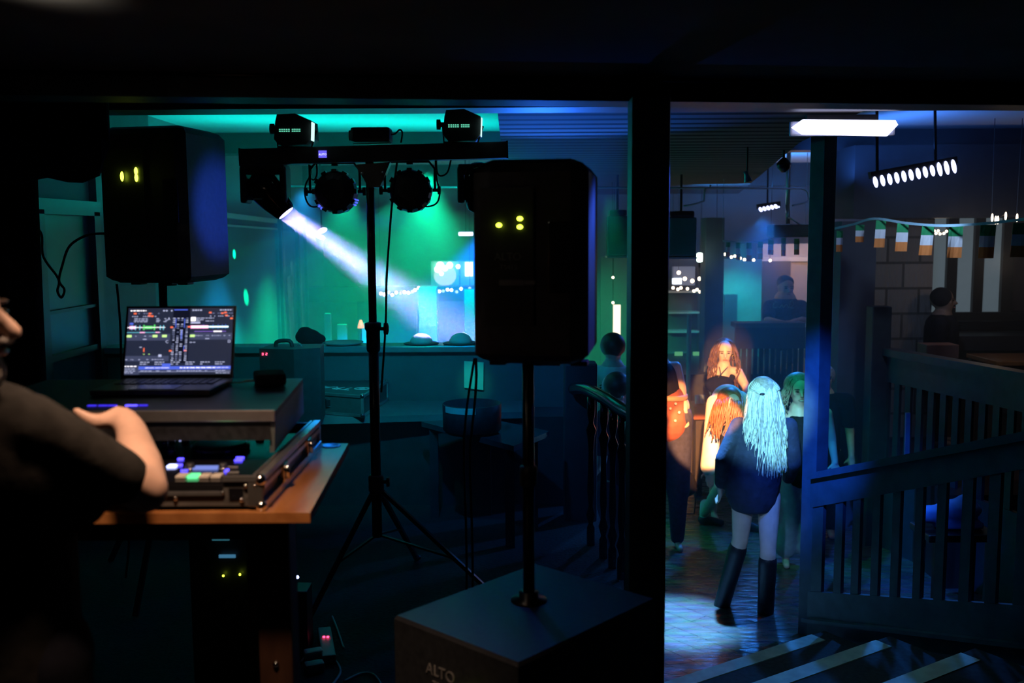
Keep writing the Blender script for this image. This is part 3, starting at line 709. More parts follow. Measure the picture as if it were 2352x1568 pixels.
words(.19, .42, .893, .013, WHT, .95, .03, .09); words(.52, .98, .893, .013, WHT, .85, .015, .05); words(.15, .98, .94, .008, TXT, .7); rect(.13, .955, 1, .958, TXT)
words(.0, .11, .87, .012, WHT, .95); words(.0, .10, .91, .009, TXT, .9); words(.0, .10, .94, .009, TXT, .9); words(.0, .08, .965, .009, TXT, .9); words(.86, .99, .975, .008, TXT, .8)
scr.build('screen', SM, lid)
for s_, u, v in (('A', .39, .835), ('C', .385, .49), ('D', .975, .49)): text(s_, 'deck_letter', .012, L2(u, v) + nn * .001, L(1, 0) - L(0, 0), L(0, 1) - L(0, 0), SM[TXT], lid, .0003)
# the cable from the laptop to its adapter
q0, q1 = P(524, 879, 2.93), P(600, 877, 2.95)
cb = MB(); cb.tube([q0, P(550, 878, 2.94), P(575, 874, 2.95), q1], .0028, 6); cbo = cb.build('adapter_cable', mat('beige_cable', (.55, .45, .36), .5, noise=.1), None, True)
tag(cbo, 'thin beige cable with a plug adapter at the laptop\'s side', 'cable'); cbo['category'] = 'cable'
MB().box((q1.x + .015, q1.y, q1.z - .002), (.035, .016, .011), euler(0, .2, 0), .003).build('plug', MATS['beige_cable'], cbo)
MB().box((P(618, 884, 2.95).x, 2.96, zsh + .02), (.09, .12, .035), euler(0, 0, .3), .01).build('cable_pouch', CLOTHB)
tag(bpy.data.objects['cable_pouch'], 'black cloth pouch lying on the shelf right of the laptop', 'pouch')

# ------------------------------------------------------------------ loudspeakers
def speaker(cx, y, z0, z1, wb, wf, dep, rot, label, front_text, leds, m=BLK, textside=True):
    s = thing('loudspeaker', label, 'loudspeaker', (cx, y, z0))
    R = rotz(rot); c = V(cx, y, 0)
    def W_(x, yy, z): return R @ V(x, yy, 0) + c + V(0, 0, z)
    def ring(z, inset=0.0, tilt=0.0):
        k = inset; pr = [(-wb / 2 + k, 0 + k), (-wb / 2 + .05, -.02 + k), (wb / 2 - .05, -.02 + k), (wb / 2 - k, 0 + k), (wf / 2 - k, dep * .75), (wf / 2 - k, dep - k), (-wf / 2 + k, dep - k), (-wf / 2 + k, dep * .75)]
        return [W_(px, py, z + tilt * (1 if abs(px) < wb / 2 - .01 else 0)) for px, py in pr]
    mb = MB(); mb.loft([ring(z0, .05), ring(z0 + .012, .02), ring(z0 + .03), ring(z1 - .03), ring(z1 - .008, .02, .004), ring(z1, .05, .008)]); mb.build('cabinet', m, s)
    g = MB(); g.box(W_(0, dep + .004, (z0 + z1) / 2), (wf - .06, .012, z1 - z0 - .08), R); g.build('grille', FABR, s)
    hx = wb / 2 - .075
    hd = MB(); hd.box(W_(hx, -.020, (z0 + z1) / 2 + .02), (.075, .012, .20), R, .004); hd.build('handle_recess', GLOSS, s)
    pz = MB(); pz.box(W_(-wb * .20, -.0235, (z0 + z1) / 2 + .02), (wb * .48, .008, (z1 - z0) * .68), R, .003); pn = pz.build('rear_panel', mat('amp_panel', (.018, .019, .021), .45, noise=.3, nscale=30), s)
    for dx in (-.11, .05, .13): f = MB().box(W_(dx, .1, z0 - .004), (.05, .06, .014), R, .003).build('foot', RUB, s)
    sk = MB(); sk.lathe(W_(.0, dep * .5, z0 - .02), [(.03, 0), (.03, .04)], n=16); sk.build('pole_socket', BLKM, s, True)
    for px_, py_, shp in leds:
        q = P(px_, py_, y - .03)
        q = V(q.x, (R @ V(0, -.03, 0) + c).y, q.z)
        MB().ell(q, shp, None, 12, 8).build('indicator', glow('led_lime', (.75, 1.0, .05), 6), pn, True)
    x = R @ V(1, 0, 0)
    INK = mat('print_grey', (.20, .20, .20), .5, noise=.1)
    if textside:
        q = P(*front_text, y - .03)
        text('ALTO', 'lettering', .030, V(q.x, y - .0285, q.z), x, (0, 0, 1), INK, pn)
        text('TS415', 'lettering', .020, V(q.x + .002, y - .0285, q.z - .029), x, (0, 0, 1), INK, pn)
        MB().box((q.x + .010, y - .028, q.z - .072), (.070, .002, .016), R).build('print_label', INK, pn)
        MB().box((q.x + .062, y - .028, q.z - .072), (.032, .002, .012), R).build('print_label', INK, pn)
    return s
YR = 2.83
spk = speaker(.055, YR, P(1240, 838, YR).z, P(1240, 370, YR).z, .327, .327, .33, math.radians(-9),
        'large black powered loudspeaker on a pole above the subwoofer', (1166, 590), ((1146, 517, (.008, .004, .006)), (1194, 502, (.008, .004, .006)), (1194, 521, (.008, .004, .006))))
YL = 4.6
spk2 = speaker(-1.675, YL, P(400, 650, YL).z, P(400, 292, YL).z, .43, .42, .38, math.radians(-11),
        'large black powered loudspeaker on a pole behind the laptop', (0, 0), ((280, 405, (.008, .004, .022)), (312, 393, (.008, .004, .018)), (313, 408, (.008, .004, .018))), textside=False)
# pole under the left loudspeaker, with tripod legs
q = P(376, 700, YL + .18)
ps = thing('speaker_stand', 'black pole stand carrying the loudspeaker behind the laptop', 'stand', (q.x, q.y, 0))
MB().cyl((q.x, q.y, .3), (q.x, q.y, P(400, 650, YL).z - .005), .02, n=16).build('pole', BLKM, ps, True)
for k in range(3):
    a_ = k * 2.094 + .5; MB().bar((q.x, q.y, .75), (q.x + .5 * math.cos(a_), q.y + .5 * math.sin(a_), .012), .024, .018).build('leg', BLKM, ps)
# subwoofer
z6 = .60
S0, S1 = PZ(1190, 1524, z6), PZ(905, 1413, z6)
ex = (S1 - S0).normalized(); ey = V(-ex.y, ex.x, 0) * -1
ey = ey if ey.y > 0 else -ey
wS = (S1 - S0).length; dS = .62
sw = thing('subwoofer', 'black subwoofer cabinet standing on the floor with the loudspeaker pole in its top', 'subwoofer', ((S0 + S1).x / 2, (S0 + S1).y / 2, 0))
mb = MB(); pl_ = [S0, S1, S1 + ey * dS, S0 + ey * dS]
def inset(k, z): 
    c_ = sum(pl_, V(0, 0, 0)) / 4
    return [V((p - c_).x * (1 - k) + c_.x, (p - c_).y * (1 - k) + c_.y, z) for p in pl_]
mb.loft([inset(.0, .02), inset(0, z6 - .01), inset(.025, z6)]); mb.build('cabinet', mat('sub_carpet_paint', (.024, .027, .032), .45, noise=.2, nscale=50), sw)
for k in range(4): f = inset(.15, 0)[k]; MB().cyl((f.x, f.y, 0), (f.x, f.y, .022), .025, n=12).build('foot', RUB, sw)
px_ = PZ(1215, 1378, z6)
cp = MB().lathe((px_.x, px_.y, z6 - .002), [(.055, 0), (.055, .006), (.03, .012), (.03, .03)], n=24).build('pole_cup', BLKM, sw, True)
out = ex.cross(V(0, 0, 1)); out = out if out.y < 0 else -out
q = P(1020, 1536, 2.7); 
def face(u, z): return S0 + ex * u + V(0, 0, z - z6) + out * .002
INK = MATS['print_grey']
uu = wS * .60
text('ALTO', 'lettering', .045, face(uu, z6 - .115), -ex, (0, 0, 1), INK, sw)
text('TS18S', 'lettering', .026, face(uu, z6 - .155), -ex, (0, 0, 1), INK, sw)
e_ = face(wS * .40, z6 - .135); MB().ell(e_, (.010, .004, .005), None, 12, 8).build('indicator', MATS['led_lime'], sw, True)
pr = MB(); pr.cyl((px_.x, px_.y, z6 + .0), (px_.x, px_.y, P(1240, 838, YR).z + .03), .0175, n=18)
pr = pr.build('speaker_pole', BLKM, None, True); tag(pr, 'black distance pole rising from the subwoofer to the loudspeaker', 'pole')
MB().lathe((px_.x, px_.y, .95), [(.0175, 0), (.026, .005), (.026, .06), (.0175, .065)], n=18).build('collar', BLK, pr, True)
# cables hanging behind the right loudspeaker
for k, pl in enumerate(([P(1090, 822, 3.25), P(1082, 870, 3.28), P(1073, 930, 3.3), P(1068, 985, 3.35), P(1066, 1050, 3.4)], [P(1093, 822, 3.28), P(1094, 870, 3.3), P(1090, 930, 3.33), P(1084, 990, 3.36), P(1080, 1060, 3.4)])):
    pl = pl + [V(pl[-1].x, 3.45, .4), V(pl[-1].x - .05, 3.5, .008)]
    tag(MB().tube(pl, .0045, 6).build('speaker_cable', RUB, None, True), ('black cable hanging slanted under the left edge of the large loudspeaker' if k == 0 else 'black cable hanging straighter beside its slanted twin under the large loudspeaker'), 'cable')
# cable looping from the left loudspeaker to the wall
pl = [P(240, 536, 4.6), P(200, 540, 4.6), P(160, 565, 4.6), P(143, 610, 4.6), P(136, 645, 4.6), P(148, 665, 4.6), P(141, 683, 4.6), P(132, 668, 4.6), P(134, 640, 4.6), P(100, 590, 4.6), P(96, 540, 4.6), P(80, 518, 4.6), P(60, 500, 4.6)]
tag(MB().tube(pl, .006, 8).build('loudspeaker_cable', RUB, None, True), 'black cable drooping in a loop between the curtain and the loudspeaker', 'cable')
pl = [P(268, 652, 4.7), P(272, 690, 4.7), P(277, 760, 4.72), P(280, 860, 4.75), V(P(280, 860, 4.75).x, 4.75, .3), V(P(280, 860, 4.75).x - .05, 4.8, .008)]
tag(MB().tube(pl, .006, 8).build('loudspeaker_cable', RUB, None, True), 'black cable dropping from the loudspeaker behind the laptop', 'cable')

# ------------------------------------------------------------------ light stand
YS = 4.3
ls = thing('light_stand', 'black tripod light stand with a wide crossbar of party lights', 'stand', (P(865, 1100, YS).x, YS, 0))
pxy = P(864, 1100, YS); X_, Y_ = pxy.x, YS
zc = P(860, 760, YS).z; zt_ = P(856, 425, YS).z; zh = P(870, 1105, YS).z
MB().cyl((X_, Y_, zh - .25), (X_, Y_, zc), .022, n=18).build('lower_pole', BLKM, ls, True)
MB().cyl((X_, Y_, zc - .02), (X_, Y_, zt_ + .1), .0175, n=18).build('upper_pole', BLKM, ls, True)
co = MB().lathe((X_, Y_, zc - .09), [(.026, 0), (.030, .01), (.030, .09), (.036, .10), (.036, .125), (.02, .13)], n=18).build('collar', BLK, ls, True)
MB().lathe((X_ + .03, Y_, zc + .01), [(.008, 0), (.008, .015), (.026, .018), (.026, .034), (.014, .038)], (1, 0, 0), 14).build('knob', BLK, co, True)
hb = MB().lathe((X_, Y_, zh - .05), [(.028, 0), (.034, .01), (.034, .07), (.028, .08)], n=16).build('hub', BLK, ls, True)
MB().lathe((X_ + .03, Y_ - .01, zh), [(.008, 0), (.008, .015), (.022, .018), (.022, .03)], (1, 0, 0), 12).build('knob', BLK, hb, True)
feet = [PZ(700, 1440, .01), PZ(1020, 1300, .01), V(X_ + .1, Y_ + .75, .01)]
feet[1] = V(X_ + .62, Y_ - .05, .01)
for f in feet:
    lg = MB(); lg.bar((X_, Y_, zh - .02), f, .022, .016); lg.build('leg', BLKM, ls)
    mid = V(X_, Y_, zh - .02).lerp(f, .55); MB().bar((X_, Y_, zh - .24), mid, .016, .008).build('brace', BLKM, ls)
    MB().ell(f + V(0, 0, .008), (.022, .018, .016), None, 10, 6).build('rubber_foot', RUB, ls, True)
# crossbar, display, V bracket
bl, br_ = P(558, 362, YS), P(1163, 345, YS)
MB().bar(bl, br_, .07, .068).build('crossbar', BLK, ls)
ax = (br_ - bl).normalized(); upv = V(0, 0, 1)
for e0, sgn in ((bl, -1), (br_, 1)): MB().bar(e0, e0 + ax * sgn * .008, .076, .074).build('end_cap', BLKM, ls)
cp_ = P(856, 430, YS)
tri = MB(); tri.prism([P(816, 378, YS - .03), P(896, 372, YS - .03), P(880, 412, YS - .03), P(872, 430, YS - .03), P(846, 430, YS - .03), P(836, 412, YS - .03)], (0, .06, 0)); br = tri.build('bracket', BLKM, ls)
for a_, b_ in ((832, 398), (880, 396)): MB().lathe(P(a_, b_, YS - .031), [(.006, 0), (.006, .003)], (0, -1, 0), 10).build('screw', ALU, br, True)
dq = P(741, 354, YS - .037)
dp = MB().box(dq, (.034, .004, .030)).build('display', glow('display_violet', (.12, .10, .75), 1.3), ls)
text('AUTO', 'lettering', .012, dq + V(0, -.0025, -.001), ax, (0, 0, 1), glow('display_text', (.6, .6, 1), 2), dp, .0004)
# par cans hanging below
def par_can(cx, cy, label, glowy):
    c_ = P(cx, cy, YS); r = 47 / FPX * YS
    o = thing('par_light', label, 'stage light', (c_.x, c_.y, c_.z - r), 'par lights hanging from the crossbar')
    b_ = MB(); d_ = V(.05, 1, -.12).normalized()
    b_.lathe(c_ - d_ * .03, [(r * .55, -.012), (r * .92, 0), (r, .012), (r, .09), (r * .96, .10)], d_, 12); b_.build('housing', BLK, o)
    b_ = MB(); b_.lathe(c_ - d_ * .03, [(r * .90, .101), (r * .2, .101)], d_, 24); b_.build('lens', glow('par_lens', (.05, .1, .8), 3), o)
    # cooling fins ring
    for k in range(12):
        an = 2 * PI * k / 12; q_ = c_ + V(math.cos(an) * r * 1.0, .0, math.sin(an) * r * 1.0)
        MB().box(q_, (.022, .05, .012), Matrix.Rotation(-an + PI / 2, 3, 'Y'), .002).build('fin', BLKM, o)
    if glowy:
        for an in (-.62, -.50, -.38, -2.45, -2.3): MB().box(c_ + V(math.cos(an) * r * 1.02, .03, math.sin(an) * r * 1.02), (.006, .05, .018), Matrix.Rotation(-an + PI / 2, 3, 'Y')).build('rim_glint', glow('glint_violetblue', (.08, .12, 1), 1.2), o)  # glowing slivers put in for the blue glints at the rim
    yk = MB(); ty = P(cx, cy - 66, YS).z; w2 = r + .018
    yk.tube([c_ + V(-w2, 0, -.0), V(c_.x - w2, c_.y, ty - .03), V(c_.x - w2 + .025, c_.y, ty), V(c_.x + w2 - .025, c_.y, ty), V(c_.x + w2, c_.y, ty - .03), c_ + V(w2, 0, 0)], .006, 6, False); yk.build('yoke', BLKM, o, True)
    for sgn in (-1, 1): MB().lathe(c_ + V(sgn * (w2 - .01), 0, 0), [(.007, 0), (.007, .02), (.018, .022), (.018, .034)], (sgn, 0, 0), 12).build('knob', BLK, o, True)
    MB().lathe((c_.x, c_.y, ty - .012), [(.014, 0), (.014, .006), (.007, .008), (.007, .05)], n=12).build('clamp_bolt', BLK, o, True)
    return o
par_can(770, 440, 'round ribbed par light left of the pole with blue glints at its rim', True)
par_can(942, 437, 'round ribbed par light right of the pole without any glints', False)
# moving heads at both ends
def moving_head(cx, label, aim):
    c_ = P(cx, 420, YS); o = thing('moving_head_light', label, 'stage light', (c_.x, c_.y, P(cx, 490, YS).z), 'moving heads under the crossbar ends')
    w2 = 52 / FPX * YS
    yk = MB(); yk.box((c_.x, c_.y, P(cx, 385, YS).z), (w2 * 1.9, .12, .024), None, .008); yk.build('base', BLK, o)
    for sgn in (-1, 1): a_ = MB(); a_.box((c_.x + sgn * w2 * .86, c_.y, P(cx, 425, YS).z), (.028, .11, .155), None, .012); a_.build('yoke_arm', BLK, o)
    top_ = MB(); top_.box((c_.x, c_.y, P(cx, 392, YS).z), (w2 * 1.9, .11, .035), None, .014); top_.build('yoke_bridge', BLK, o)
    rc_ = MB(); rc_.box((c_.x, c_.y + .045, P(cx, 436, YS).z), (w2 * 1.9, .03, .085), None, .01); rc_.build('rear_cover', BLK, o)
    L0 = aim; mc = V(c_.x - .005, c_.y, P(cx, 432, YS).z); dd = (L0 - mc).normalized()
    hd = MB(); hd.lathe(L0, [(.040, .001), (.046, -.006), (.052, -.03), (.062, -.07), (.070, -.12), (.070, -.16), (.055, -.195), (.02, -.21)], dd, 22); hd.build('head', GLOSS, o, True)
    return o, dd
mh, dd = moving_head(610, 'moving head light throwing the lavender beam from the crossbar end', P(657, 489, YS))
MB().lathe(P(657, 489, YS), [(.039, .0), (.036, .002), (.01, .003)], dd, 20).build('lens', glow('beam_lens', (.55, .5, 1), 4), mh, True)
MB().box(P(592, 457, YS - .07), (.035, .006, .006)).build('highlight_badge', ALU, mh)
mh2, dd2 = moving_head(1104, 'moving head light mostly hidden behind the large loudspeaker', P(1095, 478, YS + .05))
# lights standing on the crossbar
def derby(cx, cy, label):
    c_ = P(cx, cy, YS); o = thing('floodlight', label, 'stage light', (c_.x, c_.y, P(cx, cy + 34, YS).z), 'box lights on top of the crossbar')
    s_ = YS / FPX
    pr_ = [(-36, 22), (-32, -18), (-28, -32), (12, -34), (48, -18), (50, 20), (34, 34), (-26, 34)]
    b_ = MB(); b_.prism([V(c_.x + x * s_, c_.y - .07, c_.z - y * s_) for x, y in pr_], (0, .14, 0)); b_.build('housing', BLK, o)
    for k in range(5):
        for j in range(2): MB().box((c_.x + (-22 + k * 5) * s_, c_.y - .0715, c_.z - (6 + j * 4 - 5) * s_), (.006, .003, .004)).build('vent', glow('vent_green', (.2, 1, .65), .8), o)
        for j in range(2): MB().box((c_.x + (6 + k * 4) * s_, c_.y - .0715, c_.z - (6 + j * 4 - 5) * s_), (.005, .003, .004)).build('vent', MATS['vent_green'], o)
    MB().bar(V(c_.x + 51 * s_, c_.y - .06, c_.z + 14 * s_), V(c_.x + 49 * s_, c_.y - .06, c_.z - 26 * s_), .004, .05).build('lens_edge', glow('edge_light', (.6, 1, .9), 1.3), o)
    MB().lathe((c_.x - 36 * s_, c_.y, c_.z + 4 * s_), [(.01, 0), (.01, .012), (.022, .014), (.022, .03)], (-1, 0, 0), 12).build('knob', BLK, o, True)
    yk = MB(); yk.tube([(c_.x - 38 * s_, c_.y, c_.z), (c_.x - 36 * s_, c_.y, c_.z - 36 * s_), (c_.x + 40 * s_, c_.y, c_.z - 38 * s_), (c_.x + 52 * s_, c_.y, c_.z - 0 * s_)], .006, 6, False); yk.build('yoke', BLKM, o, True)
    return o
derby(674, 300, 'angular black box light on the crossbar above the lit display')
derby(1056, 290, 'angular black box light on the crossbar nearest the large loudspeaker')
c_ = P(854, 311, YS)
lz = thing('effect_laser', 'flat black laser unit on top of the crossbar centre', 'laser light', (c_.x, c_.y, P(854, 330, YS).z))
b_ = MB(); b_.box(c_, (.165, .12, .06), None, .012); b_.build('housing', BLK, lz)
MB().lathe(c_ + V(-.082, 0, 0), [(.012, 0), (.022, .002), (.022, .014)], (-1, 0, 0), 12).build('knob', BLK, lz, True)
MB().bar(P(812, 331, YS), P(900, 329, YS), .03, .004).build('mounting_plate', BLKM, lz)
def cabl(name, pts, label, r=.004): return tag(MB().tube(pts, r, 6).build(name, RUB, None, True), label, 'cable')
cabl('power_lead', [P(898, 309, YS), P(908, 307, YS), P(918, 298, YS), P(924, 305, YS), P(921, 328, YS)], 'short black lead curving from the laser unit down into the crossbar')
cabl('power_lead', [P(713, 380, YS + .02), P(714, 400, YS + .02), P(702, 425, YS + .02), P(702, 455, YS + .02), P(715, 474, YS + .02), P(742, 472, YS + .03)], 'black lead looping from the crossbar to the par light left of the pole')
cabl('power_lead', [P(727, 374, YS + .02), P(728, 400, YS + .02), P(721, 413, YS + .02), P(712, 405, YS + .02), P(710, 378, YS + .02)], 'short black lead hooked under the crossbar beside the lit display')
cabl('power_lead', [P(1000, 366, YS + .02), P(1003, 410, YS + .02), P(1010, 440, YS + .02), P(1004, 465, YS + .02), P(985, 474, YS + .02), P(965, 472, YS + .03)], 'black lead looping from the crossbar to the par light right of the pole')
cabl('power_lead', [P(1002, 366, YS + .02), P(1004, 395, YS + .02), P(1013, 404, YS + .02), P(1028, 395, YS + .02), P(1036, 366, YS + .02)], 'short black lead hooked under the crossbar near the large loudspeaker')
cabl('hanging_cable', [P(912, 372, YS - .05), P(903, 445, YS - .05), P(896, 520, YS - .05), P(888, 640, YS - .05), P(886, 740, YS - .06), P(879, 850, YS - .05), P(876, 900, YS - .03)], 'long black cable hanging beside the stand\'s pole', .005)

# ------------------------------------------------------------------ things on the bench behind the desk
BZ = .60
bn = MB(); f0 = PZ(560, 965, BZ); f1 = PZ(1015, 946, BZ)
bn.prism([(-2.6, 5.65, BZ - .04), (f0.x, f0.y, BZ - .04), (f1.x + .55, f1.y, BZ - .04), (f1.x + .55, 6.5, BZ - .04), (-2.6, 6.5, BZ - .04)], (0, 0, .04))
bt = thing('bench', 'long dark built-in bench running along the low partition', 'bench', (-1.0, 6.2, 0))
bn.build('seat', mat('bench_top', (.16, .17, .18), .28, noise=.2, nscale=6), bt)
MB().box((-.95, 6.30, (BZ - .04) / 2), (2.7, .35, BZ - .04)).build('base', PAINT, bt)
sd = thing('side_table', 'dark low table with a blue-lit edge in front of the bench', 'table', (.0, 5.3, 0))
tz = .58; c0, c1, c2, c3 = PZ(968, 968, tz), PZ(1180, 1024, tz), PZ(1262, 990, tz), PZ(1110, 958, tz)
mb = MB(); mb.prism([c0 - V(0, 0, .03), c1 - V(0, 0, .03), c2 - V(0, 0, .03), c3 - V(0, 0, .03)], (0, 0, .03)); mb.build('tabletop', mat('gloss_table', (.05, .06, .07), .18, noise=.2), sd)
for c_ in (c0.lerp(c2, .10), c1.lerp(c3, .12), c2.lerp(c0, .12), c3.lerp(c1, .12)): MB().box((c_.x, c_.y, (tz - .03) / 2), (.05, .05, tz - .03)).build('leg', PAINT, sd)
# fog machine
fy = 5.75; zf = P(670, 890, fy).z
FMB = BZ
fm = thing('fog_machine', 'black box fog machine with two red digits standing on the bench', 'fog machine', (P(665, 880, fy).x, fy + .1, FMB))
fx0, fx1, fxm = P(597, 850, fy).x, P(735, 850, fy + .0).x, P(680, 850, fy).x
zt2_ = P(640, 800, fy).z
b_ = MB(); b_.prism([(fx0, fy, FMB + .01), (fxm, fy - .05, FMB + .01), (fx1, fy + .02, FMB + .01), (fx1 - .02, fy + .24, FMB + .01), (fx0 + .02, fy + .22, FMB + .01)], (0, 0, zt2_ - FMB - .01)); b_.build('housing', mat('fog_black', (.03, .035, .045), .45, noise=.2, nscale=30), fm)
for a_ in (603, 612):
    for (dx, dz, w, h_) in ((0, .006, .008, .0025), (0, 0, .008, .0025), (0, -.006, .008, .0025), (.004, .003, .0025, .006), (-.004 if a_ == 612 else .004, -.003, .0025, .006)):
        q = P(a_, 813, fy - .012); MB().box((q.x + dx, q.y, q.z + dz), (w, .003, h_)).build('digit', glow('digit_red', (1, .05, .12), 6), fm)
hn = MB(); hn.tube([P(635, 802, fy + .1), P(636, 785, fy + .1), P(665, 783, fy + .1), P(672, 800, fy + .1)], .012, 8); hn.build('handle', BLK, fm, True)
MB().tube([P(678, 801, fy + .1), P(682, 793, fy + .1), P(690, 791, fy + .1), P(697, 803, fy + .1)], .003, 6).build('wire_loop', ALU, fm, True)
MB().box(P(690, 800, fy + .1), (.07, .05, .02), None, .004).build('filler_cap', BLK, fm)
# small flight case
K0, K1, K2 = PZ(832, 910, BZ + .13), PZ(600, 892, BZ + .13), PZ(905, 866, BZ + .13)
K0 = V(K0.x, K0.y, 0); K1 = V(K1.x, K1.y, 0); K2 = V(K2.x, K2.y, 0)
K2 = K0 + (K2 - K0).normalized() * .60; K1 = K0 + (K1 - K0).normalized() * .62; K3 = K1 + (K2 - K0)
fc = thing('flight_case', 'closed flight case with silver edges lying on the bench beside the fog machine', 'case', ((K0.x + K3.x) / 2, (K0.y + K3.y) / 2, BZ))
def kz(p, z): return V(p.x, p.y, z)
mb = MB(); mb.prism([kz(p, BZ + .008) for p in (K0, K1, K3, K2)], (0, 0, .122)); mb.build('body', mat('case_teal_black', (.05, .06, .065), .4, noise=.2, nscale=30), fc)
cc = [K0, K1, K3, K2]
for i in range(4):
    for z in (BZ + .012, BZ + .128): MB().bar(kz(cc[i], z), kz(cc[(i + 1) % 4], z), .016, .016).build('edge_rail', ALU, fc)
    MB().bar(kz(cc[i], BZ + .012), kz(cc[i], BZ + .128), .016, .016).build('edge_rail', ALU, fc)
    for z in (BZ + .014, BZ + .13): MB().ell(kz(cc[i], z), .016, None, 12, 8).build('ball_corner', CHR, fc, True)
k_ = (K0 + (K1 - K0) * .42); MB().box(kz(k_, BZ + .075) + V(0, -.012, 0), (.05, .012, .05), None, .004).build('latch', CHR, fc)
cxd = (K1 - K0).normalized(); cyd = (K0 - K2).normalized()
TE = mat('print_silver', (.55, .6, .6), .4, noise=.05)
ctr = (K0 + K1 + K2 + K3) / 4
text('TRA', 'lettering', .13, kz(K0, BZ + .1315) - cyd * .22 + cxd * .26, cxd, cyd, TE, fc, .001)
ring = MB(); rc = kz(K0, BZ + .131) - cyd * .26 + cxd * .085
ring.lathe(rc, [(.050, 0), (.050, .002), (.036, .002), (.036, 0)], (0, 0, 1), 28); ring.lathe(rc, [(.020, 0), (.020, .002)], (0, 0, 1), 20); ring.build('logo_ring', TE, fc)
# crate with papers, and a sheet stuck to the partition
cy = 5.55; x0_, x1_ = P(1016, 940, cy).x, P(1152, 940, cy).x
cr = thing('round_tub', 'dark round tub with a printed rim and sheets inside standing on the low table', 'tub', ((x0_ + x1_) / 2, cy, tz))
mb = MB(); w2 = (x1_ - x0_) / 2
mb.lathe(((x0_ + x1_) / 2, cy, tz), [(w2 * .86, 0), (w2 * .98, .02), (w2, .165), (w2 * .97, .168), (w2 * .94, .02)], n=32); mb.build('shell', BLK, cr, True)
mb = MB()
for k in range(14):
    a0 = -2.6 + k * .085; a1 = a0 + .085; r_ = w2 * 1.005
    cxx = (x0_ + x1_) / 2
    mb.quad((cxx + r_ * math.cos(a0), cy + r_ * math.sin(a0), tz + .13), (cxx + r_ * math.cos(a1), cy + r_ * math.sin(a1), tz + .13), (cxx + r_ * math.cos(a1), cy + r_ * math.sin(a1), tz + .165), (cxx + r_ * math.cos(a0), cy + r_ * math.sin(a0), tz + .165))
mb.build('rim_label', PAPER, cr)
pa, pb, pc, pd = P(1066, 829, 6.54), P(1111, 832, 6.54), P(1110, 896, 6.54), P(1066, 890, 6.54)
mb = MB(); mb.prism([pd, pc, pb, pa], (0, .004, 0)); tag(mb.build('paper_sheet', PAPER), 'plain sheet of paper stuck upright on the partition above the tub', 'paper')

# equipment under the desk
ry = 3.35
rk = thing('equipment_rack', 'low equipment rack with dim displays and yellow lights under the desk', 'rack', (P(520, 1290, ry).x, ry + .2, 0))
xx0, xx1 = P(432, 1290, ry).x, P(580, 1290, ry).x
MB().box(((xx0 + xx1) / 2, ry + .2, .33), (xx1 - xx0, .38, .66), None, .006).build('cabinet', BLK, rk)
for (px, py, w, h_, m__) in ((507, 1237, .06, .012, (.05, .25, .33)), (542, 1234, .03, .008, (.04, .12, .16)), (522, 1277, .058, .012, (.06, .22, .38))):
    MB().box(P(px, py, ry - .004), (w, .006, h_), None, .002).build('display', glow('rack_%d' % px, m__, .7), rk)
for px, py in ((513, 1322), (551, 1319)): MB().ell(P(px, py, ry - .004), .0035, None, 8, 6).build('indicator', MATS['led_lime'], rk, True)
q = P(683, 1325, 3.9)
pb_ = thing('power_unit', 'small black power unit with one bright blue light under the stand', 'power unit', (q.x, q.y + .05, 0))
MB().box((q.x, q.y + .06, .13), (.07, .11, .26), None, .006).build('housing', BLK, pb_)
MB().ell((q.x, q.y, q.z), .007, None, 10, 8).build('indicator', glow('led_white_blue', (.45, .5, 1), 6), pb_, True)
# power strip, plugs and white leads on the platform floor
q = PZ(750, 1480, .02)
sx = thing('power_strip', 'white power strip with two red lights on the platform floor', 'power strip', (q.x, q.y, 0))
MB().box((q.x, q.y, .02), (.055, .30, .036), rotz(.25), .006).build('housing', mat('strip_plastic', (.30, .32, .34), .4, noise=.1), sx)
for a_ in (744, 753): MB().box(PZ(a_, 1462, .042), (.010, .006, .006)).build('switch', glow('led_red', (1, .05, .15), 4), sx)
for a_, b_, lab in ((720, 1503, 'large white plug lying nearest the desk leg on the floor'), (722, 1532, 'grey plug lying just below the large white plug on the floor')):
    q = PZ(a_, b_, .02); o = MB().box((q.x, q.y, .022), (.075, .05, .04), rotz(.4), .01).build('mains_plug', WHITEP if b_ < 1520 else MATS['strip_plastic']); tag(o, lab, 'plug')
LEAD = mat('white_lead', (.5, .52, .52), .5, noise=.05)
def lead(pts, label, m=LEAD): return tag(MB().tube([PZ(a, b, z) for a, b, z in pts], .0045, 6).build('mains_lead', m, None, True), label, 'cable')
lead([(465, 1425, .006), (470, 1455, .006), (490, 1475, .006), (530, 1478, .006), (583, 1472, .006)], 'pale lead curling across the floor left of the desk leg')
lead([(763, 1415, .012), (775, 1445, .010), (785, 1475, .006), (790, 1487, .006)], 'pale lead rising beside the power strip lights')
lead([(740, 1505, .03), (768, 1515, .006), (782, 1540, .006), (768, 1566, .006), (745, 1590, .006)], 'white lead bending away below the large white plug')
lead([(692, 1483, .006), (702, 1500, .006), (692, 1520, .006)], 'short white lead curling beside the desk leg')
lead([(790, 1564, .006), (830, 1546, .006), (860, 1550, .006), (880, 1580, .006)], 'pale lead arching over the floor next to the subwoofer')
def up_(p):
    if p.x < -.06: return 2.6
    if p.y > 8.65 and p.y < 9.15 and p.x > 2.95: return 1.81
    return 2.25 if p.x < 1.8 + max(0, (p.y - 6.3)) * .1807 else 2.6
